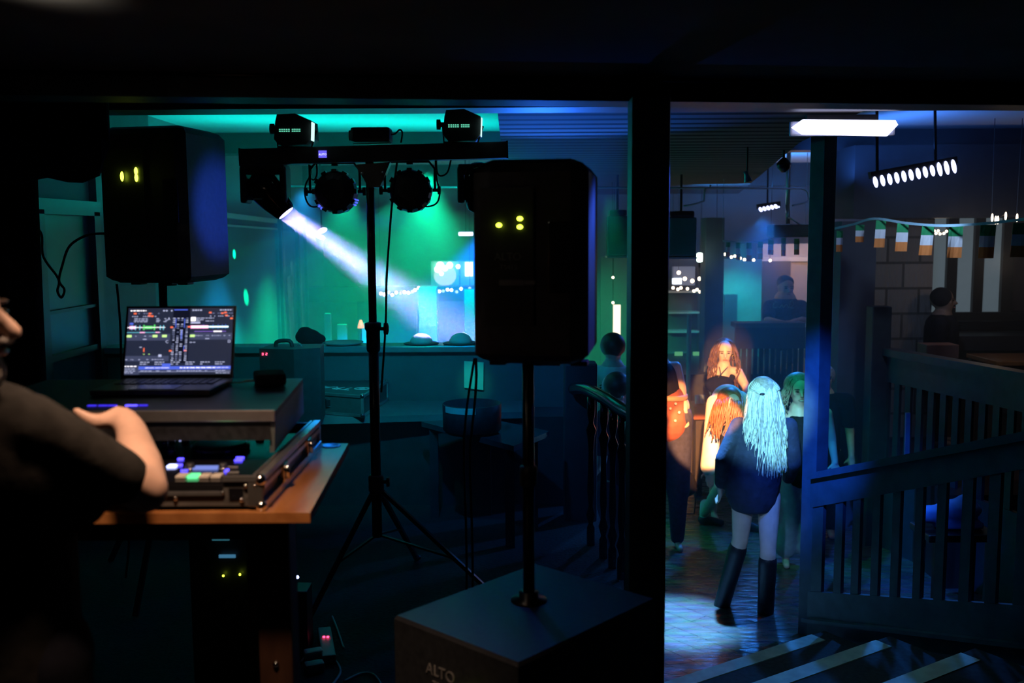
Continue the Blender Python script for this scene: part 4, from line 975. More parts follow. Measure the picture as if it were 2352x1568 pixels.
# ------------------------------------------------------------------ lights and fittings of the dance hall
LEDW = glow('led_tube', (.62, .64, 1.0), 3.2)
LEDB = glow('led_lens', (.5, .55, 1.0), 3.6)
LY = 4.74
o = thing('strip_light', 'long brilliant white strip light under the ceiling right of the thick post', 'ceiling light', P(1937, 292, LY))
a, b = P(1822, 293, LY), P(2055, 295, LY)
MB().box((a + b) / 2 + V(0, .03, .0), ((b - a).length + .02, .03, .07), None, .01).build('housing', mat('pale_housing', (.5, .52, .6), .3, noise=.1), o)
mb = MB(); hz = .036; mb.prism([a + V(-.01, 0, 0), a + V(.04, 0, hz), b + V(-.005, 0, hz), b + V(.008, 0, .015), b + V(-.04, 0, -hz), a + V(.04, 0, -hz * .9)], (0, -.02, 0)); mb.build('tube', LEDW, o)
MB().box((a + b) / 2 + V(0, .04, .045), ((b - a).length * .7, .03, .04)).build('bracket', BLKM, o)
# twelve-lens LED bar
BY = 7.4
a, b = P(2011, 418, BY), P(2191, 382, BY)
o = thing('led_bar', 'slanted bar light with twelve bright lenses above the bunting', 'led bar', (a + b) / 2)
dx = (b - a).normalized()
MB().bar(a + V(-.03, .04, .05), b + V(.03, .04, .05), .06, .05).build('housing', BLKM, o)
for k in range(12):
    q = a.lerp(b, k / 11 * 1.0); r_ = .052 if k > 8 else .042
    MB().ell(q, (.017, .012, r_), euler(0, math.radians(-14), 0), 14, 8).build('lens', LEDB, o, True)
for t_ in (.05, .8): q = a.lerp(b, t_); MB().bar(q + V(0, .05, .05), V(q.x, q.y + .1, 2.60), .018, .012).build('bracket', BLKM, o)
# five-lens LED bar further back
SY = 10.5
a, b = P(1747, 481, SY), P(1782, 474, SY)
o = thing('led_bar', 'small bar light with five lenses hanging in front of the projector', 'led bar', (a + b) / 2)
MB().bar(a + V(-.03, .03, .03), b + V(.05, .03, .03), .05, .05).build('housing', BLKM, o)
for k in range(5): MB().ell(a.lerp(b, k / 4), (.018, .012, .026), euler(0, math.radians(-35), 0), 12, 8).build('lens', LEDB, o, True)
MB().ell(P(1789, 475, SY), .009, None, 8, 6).build('lens', LEDB, o, True)
q = a.lerp(b, .5); MB().bar(q + V(0, .04, .04), V(q.x, q.y + .05, 2.60), .015, .01).build('bracket', BLKM, o)
# twin-lamp fixture in the lavender beam
q = P(738, 535, 9.2)
o = thing('twin_spotlight', 'twin white lamp shining through the lavender beam', 'spotlight', q)
MB().ell(P(741, 529, 9.2), (.044, .02, .024), euler(0, -.35, 0), 14, 8).build('lamp', LEDW, o, True)
MB().ell(P(736, 544, 9.2), (.046, .02, .022), euler(0, .35, 0), 14, 8).build('lamp', LEDW, o, True)
MB().bar(P(739, 532, 9.26), V(P(739, 535, 9.26).x, 9.26, 2.43), .012, .012).build('stem', BLKM, o)
# ceiling spots near the soffit edge
q = P(1798, 378, 6.9)
o = thing('ceiling_spotlight', 'dark pointed ceiling spotlight left of the square post', 'spotlight', q)
MB().lathe(P(1800, 396, 6.9), [(.012, 0), (.045, .03), (.05, .06), (.03, .085), (.012, .10)], (.0, 0, 1), 14).build('head', BLKM, o, True)
MB().cyl(P(1800, 366, 6.9), (P(1800, 366, 6.9).x, 6.9, 2.6), .009, n=8).build('stem', BLKM, o)
q = P(1717, 405, 6.6)
o = thing('ceiling_spotlight', 'small pale conical spotlight hanging at the soffit edge', 'spotlight', q)
MB().lathe(P(1719, 417, 6.6), [(.030, 0), (.022, .02), (.014, .045), (.016, .07)], (-.3, 0, 1), 14).build('head', mat('teal_metal', (.35, .5, .5), .3, .6, noise=.1), o, True)
MB().cyl(P(1716, 398, 6.6), (P(1716, 398, 6.6).x, 6.6, 2.25), .006, n=8).build('stem', BLKM, o)
MB().ell(P(1727, 269, 5.6), .012, None, 10, 6).build('green_gobo_dot', glow('gobo_green', (.1, 1, .45), 4)); tag(bpy.data.objects['green_gobo_dot'], 'tiny green dot of gobo light on the soffit left of the strip light', 'lamp')  # glowing bead put in for a dot of green gobo light
# thin conduit pipe running across the hall
pY = 8.6
mb = MB(); pts = [(640, 428), (1000, 430), (1430, 431), (1700, 432), (1840, 433), (1853, 438), (1857, 450), (1856, 462), (1820, 472)]
mb.tube([P(x, y, pY) for x, y in pts[:5]], .0085, 6, False); mb.tube([P(x, y, pY) for x, y in pts[4:]], .0085, 6)
for x in (1270, 1480): mb.cyl(P(x, 431, pY), (P(x, 431, pY).x, pY, 2.25), .004, n=6)
tag(mb.build('conduit_pipe', mat('pipe_paint', (.55, .6, .58), .4, noise=.05), None, True), 'thin pale conduit pipe running across the hall and hooking down by the square post', 'pipe')
mb = MB(); mb.tube([P(1632, 424, pY), P(1631, 431, pY), P(1620, 433, pY), P(1618, 445, pY), P(1617, 461, pY), P(1608, 465, pY), P(1590, 470, pY), P(1571, 473, pY)], .0085, 6, False)
tag(mb.build('conduit_branch', MATS['pipe_paint'], None, True), 'short bent conduit stub branching down from the long thin pipe', 'pipe')
# projector hanging from the ceiling
pj = P(1812, 530, 10.2)
o = thing('projector', 'dark ceiling projector hanging above the heads left of the square post', 'projector', pj)
MB().box(P(1811, 530, 10.3), (.38, .30, .13), None, .02).build('housing', mat('projector_grey', (.10, .11, .12), .5, noise=.1), o)
MB().cyl(P(1810, 514, 10.3), P(1809, 470, 10.3), .022, n=12).build('mount_pole', MATS['teal_metal'], o, True)
MB().cyl(P(1809, 470, 10.3), (P(1809, 470, 10.3).x, 10.3, 2.60), .022, n=12).build('mount_pole', MATS['teal_metal'], o, True)
MB().tube([P(1812, 500, 10.25), P(1822, 505, 10.2), P(1838, 516, 10.2)], .008, 6).build('cable', MATS['teal_metal'], o, True)
# glass lanterns by the thick post
LAN = mat('tinted_glass', (.04, .16, .15), .12, noise=.2, nscale=6)
for (xa, xb, ya, yb, lab) in ((1396, 1445, 496, 588, 'square green-lit glass cabinet box between the loudspeaker and the thick post'), (1535, 1600, 499, 590, 'square blue-lit glass cabinet box right of the thick post')):
    a_, b_ = P(xa, ya, 9.6), P(xb, yb, 9.6)
    o = thing('glass_lantern', lab, 'lantern', ((a_.x + b_.x) / 2, 9.7, b_.z))
    MB().box(((a_.x + b_.x) / 2, 9.7, (a_.z + b_.z) / 2), (b_.x - a_.x, .2, a_.z - b_.z), None, .02).build('glass_body', LAN, o)
    MB().box(((a_.x + b_.x) / 2, 9.7, a_.z + .03), (b_.x - a_.x - .04, .18, .06), None, .02).build('cap', BLKM, o)
    MB().box(((a_.x + b_.x) / 2, 9.7, b_.z - .008), (b_.x - a_.x + .01, .22, .016)).build('base', ALU, o)
    MB().cyl(((a_.x + b_.x) / 2, 9.7, a_.z + .06), ((a_.x + b_.x) / 2, 9.7, 2.25), .012, n=8).build('hanger', BLKM, o)
# bunting of tricolour flags
FG = mat('flag_green', (.02, .30, .10), .8, noise=.1); FW = mat('flag_white', (.78, .78, .80), .8, noise=.05); FO = mat('flag_orange', (.85, .26, .06), .8, noise=.1)
def bunting(name, pts, flags, lab, Y):
    o = thing(name, lab, 'bunting', P(pts[len(pts) // 2][0], pts[len(pts) // 2][1], Y))
    q = [P(x, y, yy) for x, y, yy in pts]
    mb = MB(); mb.bar(q[0], (q[0].x, q[0].y, up_(q[0])), .004, .004); mb.bar(q[-1], (q[-1].x, q[-1].y, up_(q[-1])), .004, .004); sp_ = spline([Vector(p) for p in q], 6)
    for i in range(len(sp_) - 1): mb.bar(sp_[i], sp_[i + 1], .004, .018)
    mb.build('tape', mat('tape_blue', (.35, .55, .65), .7, noise=.05), o)
    for (x0, x1, y0, y1, sl, yy) in flags:
        mb = MB(); n = 4
        for k in range(3):
            mb.cur = k
            for j in range(n):
                u0, u1 = j / n, (j + 1) / n
                def F_(u, v): 
                    w = .012 * math.sin(u * 5 + x0) * v
                    p = P(x0 + (x1 - x0) * u + sl * v, y0 + (y1 - y0) * v, yy); return p + V(0, w - .004, 0)
                v0, v1 = k / 3, (k + 1) / 3
                mb.prism([F_(u0, v1), F_(u1, v1), F_(u1, v0), F_(u0, v0)], (0, .002, 0))
        mb.build('flag', [FG, FW, FO], o)
    return o
bunting('bunting', [(1915, 525, 8.4), (1960, 515, 8.1), (2008, 502, 7.8), (2080, 512, 7.5), (2160, 518, 7.2), (2250, 514, 6.9), (2352, 503, 6.6), (2430, 490, 6.4)],
        [(1922, 940, 535, 580, -4, 8.3), (1966, 1985, 518, 570, -2, 8.05)] and
        [(1921, 1936, 530, 578, -2, 8.35), (1965, 1985, 516, 556, -2, 8.05), (2012, 2035, 506, 568, -4, 7.75), (2061, 2087, 512, 577, -6, 7.55), (2118, 2146, 517, 586, -8, 7.35), (2180, 2212, 518, 592, -6, 7.15), (2252, 2288, 516, 593, -5, 6.95), (2327, 2366, 512, 590, -6, 6.7)],
        'string of green, white and orange flags in front of the stone pillar and window', 7.2)
bunting('bunting', [(1660, 553, 10.6), (1690, 556, 10.6), (1720, 557, 10.6), (1750, 553, 10.6), (1785, 545, 10.6), (1850, 540, 10.6)],
        [(1668, 1678, 556, 590, -2, 10.6), (1690, 1700, 557, 597, 0, 10.6), (1714, 1726, 557, 600, 0, 10.6), (1741, 1752, 555, 595, -1, 10.6), (1764, 1777, 550, 585, -1, 10.6), (1794, 1805, 546, 588, 0, 10.6), (1824, 1836, 548, 585, 0, 10.6)],
        'small string of tricolour flags below the projector above the leaning man', 10.6)
# fairy lights
BULB = glow('fairy_bulb', (1, .74, .50), 9); BULBW = glow('fairy_bulb_white', (.85, .85, 1), 7)
def fairy(lab, pts, Y, r=.016, mats=(BULB,), wire=True, loc=None):
    o = thing('fairy_lights', lab, 'string lights', P(pts[0][0], pts[0][1], Y), None)
    q = [P(x, y, Y) for x, y in pts]
    qq = [p + V(0, .01, .015) for p in q]; qq = [V(qq[0].x - .01, qq[0].y, up_(qq[0]))] + qq + [V(qq[-1].x + .01, qq[-1].y, up_(qq[-1]))]
    MB().tube(qq, .003, 5, False).build('wire', RUB, o)
    for i, p in enumerate(q): MB().ell(p, r, None, 10, 6).build('bulb', mats[i % len(mats)], o, True)
    return o
fairy('row of round white fairy bulbs glowing below the lavender beam', [(875, 674), (883, 676), (893, 671), (901, 677), (910, 672), (919, 673), (929, 671), (938, 672), (947, 670), (953, 666), (962, 661), (967, 669), (968, 674), (979, 663), (988, 668), (998, 662), (1009, 669), (1018, 668), (1028, 665), (1037, 666), (1049, 670), (1059, 663), (1070, 670), (1079, 662)], 12.5, .020, (BULBW, BULBW, glow('bulb_dim', (.5, .7, .9), 1.5)))
fairy('cluster of warm fairy bulbs on the back shelves right of the thick post', [(1546, 661), (1557, 664), (1564, 661), (1579, 663), (1594, 668), (1601, 665), (1608, 670)], 12.5, .018)
fairy('four warm round bulbs in front of the small lit screen', [(1559, 626), (1573, 640), (1590, 645), (1607, 640)], 12.4, .024)
fairy('warm fairy bulbs draped under the small flags left of the leaning man', [(1647, 584), (1654, 587), (1665, 584), (1680, 590), (1688, 588), (1700, 593), (1710, 596), (1731, 597), (1769, 598)], 11.5, .016)
fairy('warm fairy bulbs seen just right of the square post', [(1914, 540), (1917, 548), (1914, 557), (1911, 637)], 11.0, .020)
fairy('small cluster of warm bulbs between two flags at the window', [(2146, 530), (2150, 536), (2155, 530), (2159, 537), (2168, 536), (2174, 531)], 9.5, .012)
fairy('tall warm candle bulbs above the window flags', [(2279, 500), (2287, 505), (2292, 505), (2310, 496), (2336, 500)], 8.2, (.008, .008, .034), wire=False)
fairy('two orange bulbs between the loudspeaker and the thick post', [(1408, 637), (1408, 695)], 11.0, .014)
# lamps
def lamp(name, q, sz, m_, lab, shade=None):
    o = thing(name, lab, 'lamp', q)
    MB().box(q, sz, None, min(sz) * .3).build('shade', m_, o)
    MB().cyl(q - V(0, 0, sz[2] / 2 + .06), q - V(0, 0, sz[2] / 2 - .01), .012, n=8).build('stem', BLKM, o)
    return o
lamp('wall_lamp', P(1607, 591, 11.0), (.06, .06, .10), glow('lamp_white', (.75, 1, .85), 8), 'small brilliant white lamp beside the glass box right of the thick post')
# wall behind: lit opening with cabinets
o = thing('lit_cabinet', 'glass-fronted cabinet glowing white behind the light stand cable', 'cabinet', P(1040, 655, 13.9))
a_, b_ = P(990, 600, 14.2), P(1088, 655, 14.2)
MB().box(((a_.x + b_.x) / 2, 14.4, (a_.z + b_.z) / 2), (b_.x - a_.x, .45, a_.z - b_.z)).build('case', mat('cab_teal', (.25, .55, .5), .5, noise=.1, emit=(.05, .5, .4), es=.35), o)
for x, y, r_ in ((1011, 610, .055), (1006, 618, .05), (1022, 616, .04), (1033, 609, .045), (1014, 628, .03), (1052, 612, .03)):
    MB().ell(P(x, y, 14.1), (r_, .02, r_), None, 14, 8).build('globe', glow('globe_white', (.9, 1, .95), 5), o, True)
MB().ell(P(1022, 632, 14.15), (.16, .02, .15), None, 18, 10).build('glow_panel', glow('panel_white', (.7, .85, .85), .9), o, True)
MB().box(P(1077, 618, 14.12), (.11, .02, .20)).build('glow_panel', glow('panel_warm', (1, .95, .75), 2.2), o)
MB().box(P(1056, 628, 14.12), (.02, .03, .34)).build('divider', WHITEP, o)
o = thing('strip_light', 'short white strip light beside the left edge of the large loudspeaker', 'ceiling light', P(1070, 537, 12.0))
MB().box(P(1070, 537, 12.0), (.18, .04, .045), None, .015).build('tube', LEDW, o); MB().bar(P(1070, 534, 12.02), (P(1070, 534, 12).x, 12.02, 2.6), .012, .012).build('hanger', BLKM, o)
# back counter, posts and panels across the far side
PAN = mat('teal_panel', (.30, .40, .38), .7, noise=.1, nscale=4); PAND = mat('dark_panel', (.06, .08, .09), .6, noise=.2, nscale=4)
def panel(nm, x0, x1, y0, y1, Y, m_, th=.06, lab=None, cat=None):
    a_, b_ = P(x0, y0, Y), P(x1, y1, Y)
    if y1 > 840: b_.z = HF
    o = MB().box(((a_.x + b_.x) / 2, Y + th / 2, (a_.z + b_.z) / 2), (b_.x - a_.x, th, a_.z - b_.z), None, .004).build(nm, m_)
    if lab: tag(o, lab, cat)
    else: o['kind'] = 'structure'
    return o
FB = 900
panel('back_post', 961, 1006, 660, 905, 10.0, mat('pale_blue_post', (.035, .06, .075), .6, noise=.1), .25, 'broad pale post behind the partition under the lit cabinet', 'post')
panel('back_post', 1066, 1092, 665, 905, 10.2, MATS['pale_blue_post'], .2, 'pale post at the left edge of the large loudspeaker behind the partition', 'post')
panel('trim_8', 630, 1300, 660, 690, 13.2, PAND, .3)
panel('trim_9', 820, 960, 690, 905, 13.5, mat('booth_blue', (.05, .10, .22), .6, noise=.1), .1)
for x0, x1, lab in ((742, 757, 'first'), (765, 785, 'second'), (858, 870, 'third')): pass
for x0, x1, y0, lab in ((744, 762, 720, 'narrow upright panel nearest the dark bag beyond the partition'), (774, 798, 745, 'short wide upright panel beyond the tray on the partition'), (826, 846, 742, 'upright panel just left of the stand pole beyond the partition')):
    panel('screen_panel', x0, x1, y0, 850, 10.5, PAN, .05, lab, 'panel')
# window with torn white posters on the left wall
wl = MB(); wl.box((-2.74, 12.4, 1.0), (.05, 1.5, 1.7)); wo = struct('window_2', wl, mat('window_teal', (.18, .34, .38), .3, noise=.2, nscale=3))
for y_, z_, w_, h_ in ((11.9, 1.38, .10, .26), (12.3, 1.20, .14, .34), (12.2, .75, .26, .9), (12.8, .7, .2, 1.0)):
    MB().box((-2.71, y_, z_), (.006, w_, h_), euler(.12, 0, 0)).build('poster', mat('poster_pale', (.55, .55, .55), .7, noise=.3, nscale=4), wo)
for y_ in (11.7, 12.6, 13.1): MB().box((-2.70, y_, 1.0), (.05, .06, 1.8)).build('window_frame', mat('frame_teal', (.12, .2, .22), .5, noise=.1), wo)
# bag, tray, dome lamps on the partition
def lp_(px, py, Y=6.6): return P(px, py, Y)
lt_ = .968
bg = MB(); 
q = P(708, 785, 6.62)
o = blob('bag', [('e', (q.x, 6.62, lt_ + .05), (.09, .05, .055)), ('e', (q.x - .02, 6.62, lt_ + .085), (.05, .04, .035)), ('e', (q.x + .07, 6.62, lt_ + .035), (.05, .045, .035))], CLOTHB, None, .012, 3)
tag(o, 'dark slumped bag on the partition ledge left of the tray', 'bag')
q = P(788, 782, 6.6)
o = MB().lathe((q.x, 6.60, lt_), [(.10, 0), (.135, .012), (.135, .018), (.10, .010), (.02, .008)], n=28).build('tray', mat('tray_teal', (.2, .35, .35), .4, noise=.1), None, True); tag(o, 'low flat tray on the partition ledge left of the stand pole', 'tray')
GD = mat('dome_pale', (.55, .75, .68), .35, noise=.1)
for px, lab in ((968, 'left of two pale domed lids on the partition ledge'), (1058, 'pale domed lid on a dark plate beside the large loudspeaker')):
    q = P(px, 790, 6.6); o = thing('domed_lid', lab, 'lid', (q.x, 6.6, lt_), None)
    MB().lathe((q.x, 6.6, lt_), [(.11, 0), (.12, .006), (.11, .010), (.02, .01)], n=28).build('plate', BLK, o, True)
    MB().lathe((q.x, 6.6, lt_ + .008), [(.078, 0), (.074, .02), (.058, .045), (.032, .060), (.004, .065)], n=28).build('dome', GD, o, True)
# orange shaded light
o = thing('table_lamp', 'tiny orange lamp glowing just left of the stand pole', 'lamp', P(829, 752, 10.4))
MB().lathe(P(829, 753, 10.4), [(.035, 0), (.03, .03), (.012, .085)], n=14).build('shade', glow('lamp_orange', (1, .42, .25), 1.6), o, True)
MB().cyl(P(829, 753, 10.4), (P(829, 753, 10.4).x, 10.4, HF), .01, n=8).build('stem', BLKM, o)
# right of the thick post: back bar shelving
bb_ = thing('back_bar', 'tall back bar shelving with a small lit screen right of the thick post', 'shelving', P(1578, 900, 12.8))
def bx(nm, x0, x1, y0, y1, Y, m_, th=.05, par=None):
    a_, b_ = P(x0, y0, Y), P(x1, y1, Y); return MB().box(((a_.x + b_.x) / 2, Y + th / 2, (a_.z + b_.z) / 2), (b_.x - a_.x, th, a_.z - b_.z)).build(nm, m_, par)
SHM = mat('shelf_mauve', (.12, .11, .13), .6, noise=.1); 
bx('back_board', 1380, 1618, 590, 1000, 12.95, SHM, .05, bb_)
for y in (668, 716, 760, 824): bx('shelf', 1530, 1618, y, y + 4, 12.75, mat('shelf_edge', (.4, .42, .45), .4, noise=.1), .2, bb_)
bx('side_board', 1612, 1622, 598, 1000, 12.7, mat('side_mauve', (.2, .19, .22), .6, noise=.1), .3, bb_)
bx('screen', 1545, 1596, 612, 655, 12.7, glow('screen_dim', (.22, .26, .42), .5), .03, bb_)
bx('bright_panel', 1545, 1565, 639, 652, 12.68, glow('screen_white', (.8, .9, 1), 6), .02, bb_)
bx('green_panel', 1550, 1568, 808, 820, 12.7, glow('strip_green', (.2, .75, .3), .5), .02, bb_); bx('green_panel', 1592, 1607, 808, 820, 12.7, MATS['strip_green'], .02, bb_)
bx('warm_streak', 1409, 1425, 700, 770, 11.9, glow('streak_glow', (1, .85, .6), 2.2), .03, bb_)  # glowing slab put in for an upright streak of pale light
q = P(1583, 740, 10.8); o = MB().cyl((q.x, q.y, HF), (q.x, q.y, P(1583, 722, 10.8).z), .025, n=12).build('rail_post', PAN, None, True); tag(o, 'slim upright teal post in front of the back bar shelving', 'post')
# wall column, teal wall and doorway behind the leaning man
panel('wall_mid', 1622, 1656, 500, 1010, 11.2, mat('blue_wall', (.10, .14, .2), .7, noise=.1), .3)
panel('wall_teal', 1656, 1742, 595, 1010, 12.6, mat('teal_wall', (.22, .34, .36), .8, noise=.1), .1)
panel('door_2', 1664, 1690, 676, 900, 12.55, mat('door_blue', (.05, .07, .14), .5, noise=.1), .05)
panel('wall_warm', 1742, 1935, 560, 900, 13.3, mat('cream_wall', (.75, .6, .5), .7, noise=.05), .1)
point('warm_room_lamp', P(1845, 585, 12.6), (1, .62, .42), 9, .08)
point('warm_back_lamp', P(1580, 600, 12.0), (1, .7, .55), 1.5, .08)
panel('trim_10', 1745, 1900, 590, 600, 13.2, mat('cream_trim', (.85, .75, .65), .6, noise=.05), .1)
panel('door_3', 1742, 1812, 600, 800, 13.1, mat('brown_door', (.06, .05, .05), .5, noise=.1), .1)
# raised balustrade in front of the leaning man
o = thing('balustrade', 'dark railing with a broad top that the man leans on', 'balustrade', P(1760, 900, 10.9))
bx('handrail', 1690, 1850, 742, 752, 10.8, SHM, .25, o); bx('upper_board', 1690, 1850, 752, 800, 10.9, mat('board_navy', (.06, .06, .10), .6, noise=.1), .05, o)
for k in range(12): bx('slat', 1692 + k * 13.2, 1699 + k * 13.2, 800, 880, 10.9, PAINT, .04, o)
bx('lower_board', 1690, 1850, 880, 1010, 10.9, PAINT, .05, o)
struct('floor_bar', MB().box((3.0, 12.2, -.43), (2.6, 2.4, 1.1)), PAINT)
# stage wedge lamp on the dance floor at the post's right edge
wq = PZ(1570, 1175, HF)
o = thing('floor_spotlight', 'black tilted floor spotlight on a bracket right of the thick post', 'stage light', (wq.x, wq.y, HF))
cpt = P(1562, 1115, wq.y)
R_ = euler(0, -.5, .25)
MB().box(cpt, (.27, .22, .20), R_, .015).build('housing', GLOSS, o)
MB().tube([cpt + R_ @ V(-.10, -.12, -.02), V(wq.x - .10, wq.y - .12, HF + .012), V(wq.x + .08, wq.y - .12, HF + .012), cpt + R_ @ V(.10, -.12, -.06)], .009, 6, False).build('bracket', BLKM, o, True)
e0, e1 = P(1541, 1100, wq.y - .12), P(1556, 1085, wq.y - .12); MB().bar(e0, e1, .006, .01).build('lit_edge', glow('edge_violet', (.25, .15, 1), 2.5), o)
q = P(1608, 930, 9.9)
o = thing('side_table', 'small reddish table holding glasses behind the studded shorts', 'table', (q.x, 9.95, HF))
MB().box((q.x, 9.95, q.z - .06), (.16, .3, .14), None, .006).build('tabletop', mat('red_table', (.40, .12, .06), .5, noise=.1), o)
MB().box((q.x, 9.95, (HF + q.z - .13) / 2), (.07, .07, q.z - .13 - HF)).build('pedestal', PAINT, o)
for k, (x_, lb_) in enumerate(((1602, 'short glass at the left on the small reddish table'), (1612, 'short glass at the right on the small reddish table'))):
    g_ = P(x_, 924, 9.9); tag(MB().lathe((g_.x, 9.9, q.z + .012), [(.022, 0), (.026, .002), (.03, .09), (.026, .088), (.02, .01)], n=14).build('drinking_glass', mat('clear_glass', (.6, .65, .7), .08, noise=.05), None, True), lb_, 'glass')
# window seat and table at the far right
o = thing('window_bench', 'long dark bench seat under the window at the right', 'bench', P(2280, 790, 9.4))
def bz(nm, x0, x1, y0, y1, Y, th, m_): return bx(nm, x0, x1, y0, y1, Y, m_, th, o)
bz('backrest', 2192, 2420, 738, 772, 9.9, .08, GLOSS); bz('seat', 2192, 2420, 772, 804, 9.4, .5, BLK)
o = thing('dining_table', 'orange wooden tabletop behind the dark balustrade at the right', 'table', P(2250, 850, 8.8))
a_ = P(2120, 838, 8.6); tz3 = a_.z
MB().box(((P(2290, 820, 8.9).x + .33), 8.95, tz3), (.9, .6, .04), None, .006).build('tabletop', OAK, o)
for sx in (-.42, .42):
    for sy in (-.22, .22): MB().box(((P(2290, 820, 8.9).x + .33) + sx, 8.95 + sy, (tz3 - .26) / 2), (.06, .06, tz3 + .24)).build('leg', DWOOD, o)
q = P(2160, 797, 8.55); o = MB().box((q.x, 8.6, q.z - .035), (.28, .2, .12), None, .006).build('wooden_box', mat('terracotta_box', (.28, .14, .10), .6, noise=.15), None); tag(o, 'dull reddish box on the rail behind the dark balustrade', 'box')
o = MB().bar(P(2085, 948, 7.0), P(2082, 1075, 7.0), .03, .02).build('upright_rod', PAINTB); tag(o, 'thin blue-lit upright rod standing behind the stair banister', 'rod')
# monitor and debris seen through the slats
q = P(2200, 1170, 6.4)
o = blob('crumpled_jacket', [('e', q, (.16, .10, .07)), ('e', q + V(-.18, 0, -.03), (.10, .08, .06)), ('e', q + V(.05, 0, .06), (.06, .05, .05)), ('b', (q.x, q.y, (q.z - .1)), (.3, .12, .06))], mat('jacket_blue', (.25, .35, .6), .8, noise=.4, nscale=6), None, .02, 3)
tag(o, 'crumpled blue-lit jacket seen through the slats of the stair banister', 'jacket')
st_ = thing('stool', 'low dark stool carrying the crumpled jacket behind the banister slats', 'stool', (q.x, q.y, HF))
MB().box((q.x - .02, q.y, q.z - .15), (.46, .32, .05), None, .01).build('seat', DWOOD, st_)
for sx in (-.18, .16):
    for sy in (-.12, .12): MB().box((q.x + sx, q.y + sy, (HF + q.z - .17) / 2), (.04, .04, q.z - .17 - HF)).build('leg', DWOOD, st_)
# haze filling both rooms
hz_ = MB(); hz_.prism([(-2.74, 4.25, -.975), (.60, 4.25, -.975), (.60, 7.3, -.975), (6.2, 7.3, -.975), (6.2, 14.6, -.975), (-2.74, 14.6, -.975)], (0, 0, 3.57))
hm = bpy.data.materials.new('haze_smoke'); hm.use_nodes = True; nt = hm.node_tree; nt.nodes.clear()
ou = nt.nodes.new('ShaderNodeOutputMaterial'); vs = nt.nodes.new('ShaderNodeVolumeScatter')
vs.inputs['Density'].default_value = 0.045; vs.inputs['Anisotropy'].default_value = 0.15; vs.inputs['Color'].default_value = (.9, .95, 1, 1)
nt.links.new(vs.outputs[0], ou.inputs['Volume'])
ho = hz_.build('haze', hm); ho['kind'] = 'stuff'; ho['label'] = 'thin smoke haze filling the dark rooms'
ho.display_type = 'WIRE'
# ------------------------------------------------------------------ people
def faceparts(root, c, fwd, r, brow=True):
    """eyes, brows and lips on a head of half-height r looking along fwd"""
    f = Vector(fwd).normalized(); s = f.cross(V(0, 0, 1)).normalized(); u = s.cross(f)
    R = Matrix((s, f, u)).transposed()
    for sg in (-1, 1):
        MB().ell(c + f * r * .76 + s * sg * r * .27 + u * r * .05, (r * .13, r * .06, r * .05), R, 10, 6).build('eye', EYE, root, True)
        MB().ell(c + f * r * .745 + s * sg * r * .28 + u * r * .20, (r * .19, r * .05, r * .035), R, 10, 6).build('eyebrow', HAIRD, root, True)
    MB().ell(c + f * r * .84 - u * r * .50, (r * .22, r * .06, r * .055), R, 12, 6).build('lips', LIP, root, True)
def headprims(c, fwd, r):
    f = Vector(fwd).normalized(); s = f.cross(V(0, 0, 1)).normalized(); u = s.cross(f); R = Matrix((s, f, u)).transposed()
    return [('e', c + u * r * .15 - f * r * .08, (r * .70, r * .86, r * .82), R), ('e', c - u * r * .38 + f * r * .22, (r * .50, r * .56, r * .58), R),
            ('e', c - u * r * .80 + f * r * .52, (r * .20, r * .16, r * .15), R),
            ('c', c + f * r * .78 + u * r * .08, c + f * r * .98 - u * r * .20, r * .07, r * .13), ('e', c + f * r * .55 - u * r * .12 + s * r * .32, (r * .2, r * .16, r * .2), R), ('e', c + f * r * .55 - u * r * .12 - s * r * .32, (r * .2, r * .16, r * .2), R),
            ('e', c + s * r * .70 - u * r * .05, (r * .08, r * .14, r * .22), R), ('e', c - s * r * .70 - u * r * .05, (r * .08, r * .14, r * .22), R)]
def hand(w, d, side, sz=.09, curl=.3, n=V(0, 0, 1)):
    """palm and five fingers from wrist w along d"""
    d = Vector(d).normalized(); s = d.cross(n).normalized() * side; n = s.cross(d) * side
    out = [('e', w + d * sz * .5, (sz * .52, sz * .44, sz * .20), Matrix((d, s, n)).transposed())]
    for k, (o_, l_) in enumerate(((-.34, .80), (-.11, .95), (.12, .88), (.33, .68))):
        b = w + d * sz * .90 + s * sz * o_; m_ = b + (d * math.cos(curl) - n * math.sin(curl)) * sz * l_ * .5; e = m_ + (d * math.cos(curl * 2.2) - n * math.sin(curl * 2.2)) * sz * l_ * .5
        out += [('c', b, m_, sz * .105, sz * .095), ('c', m_, e, sz * .095, sz * .075)]
    b = w + d * sz * .25 - s * sz * .36; m_ = b + (d * .6 - s * .7).normalized() * sz * .45; e = m_ + (d * .9 - s * .35).normalized() * sz * .38
    out += [('c', b, m_, sz * .14, sz * .12), ('c', m_, e, sz * .12, sz * .09)]
    return out
def person(label, prims, m, vox, loc, sm=3):
    return tag(blob('person', prims, m, None, vox, sm, Vector(loc)), label, 'person')

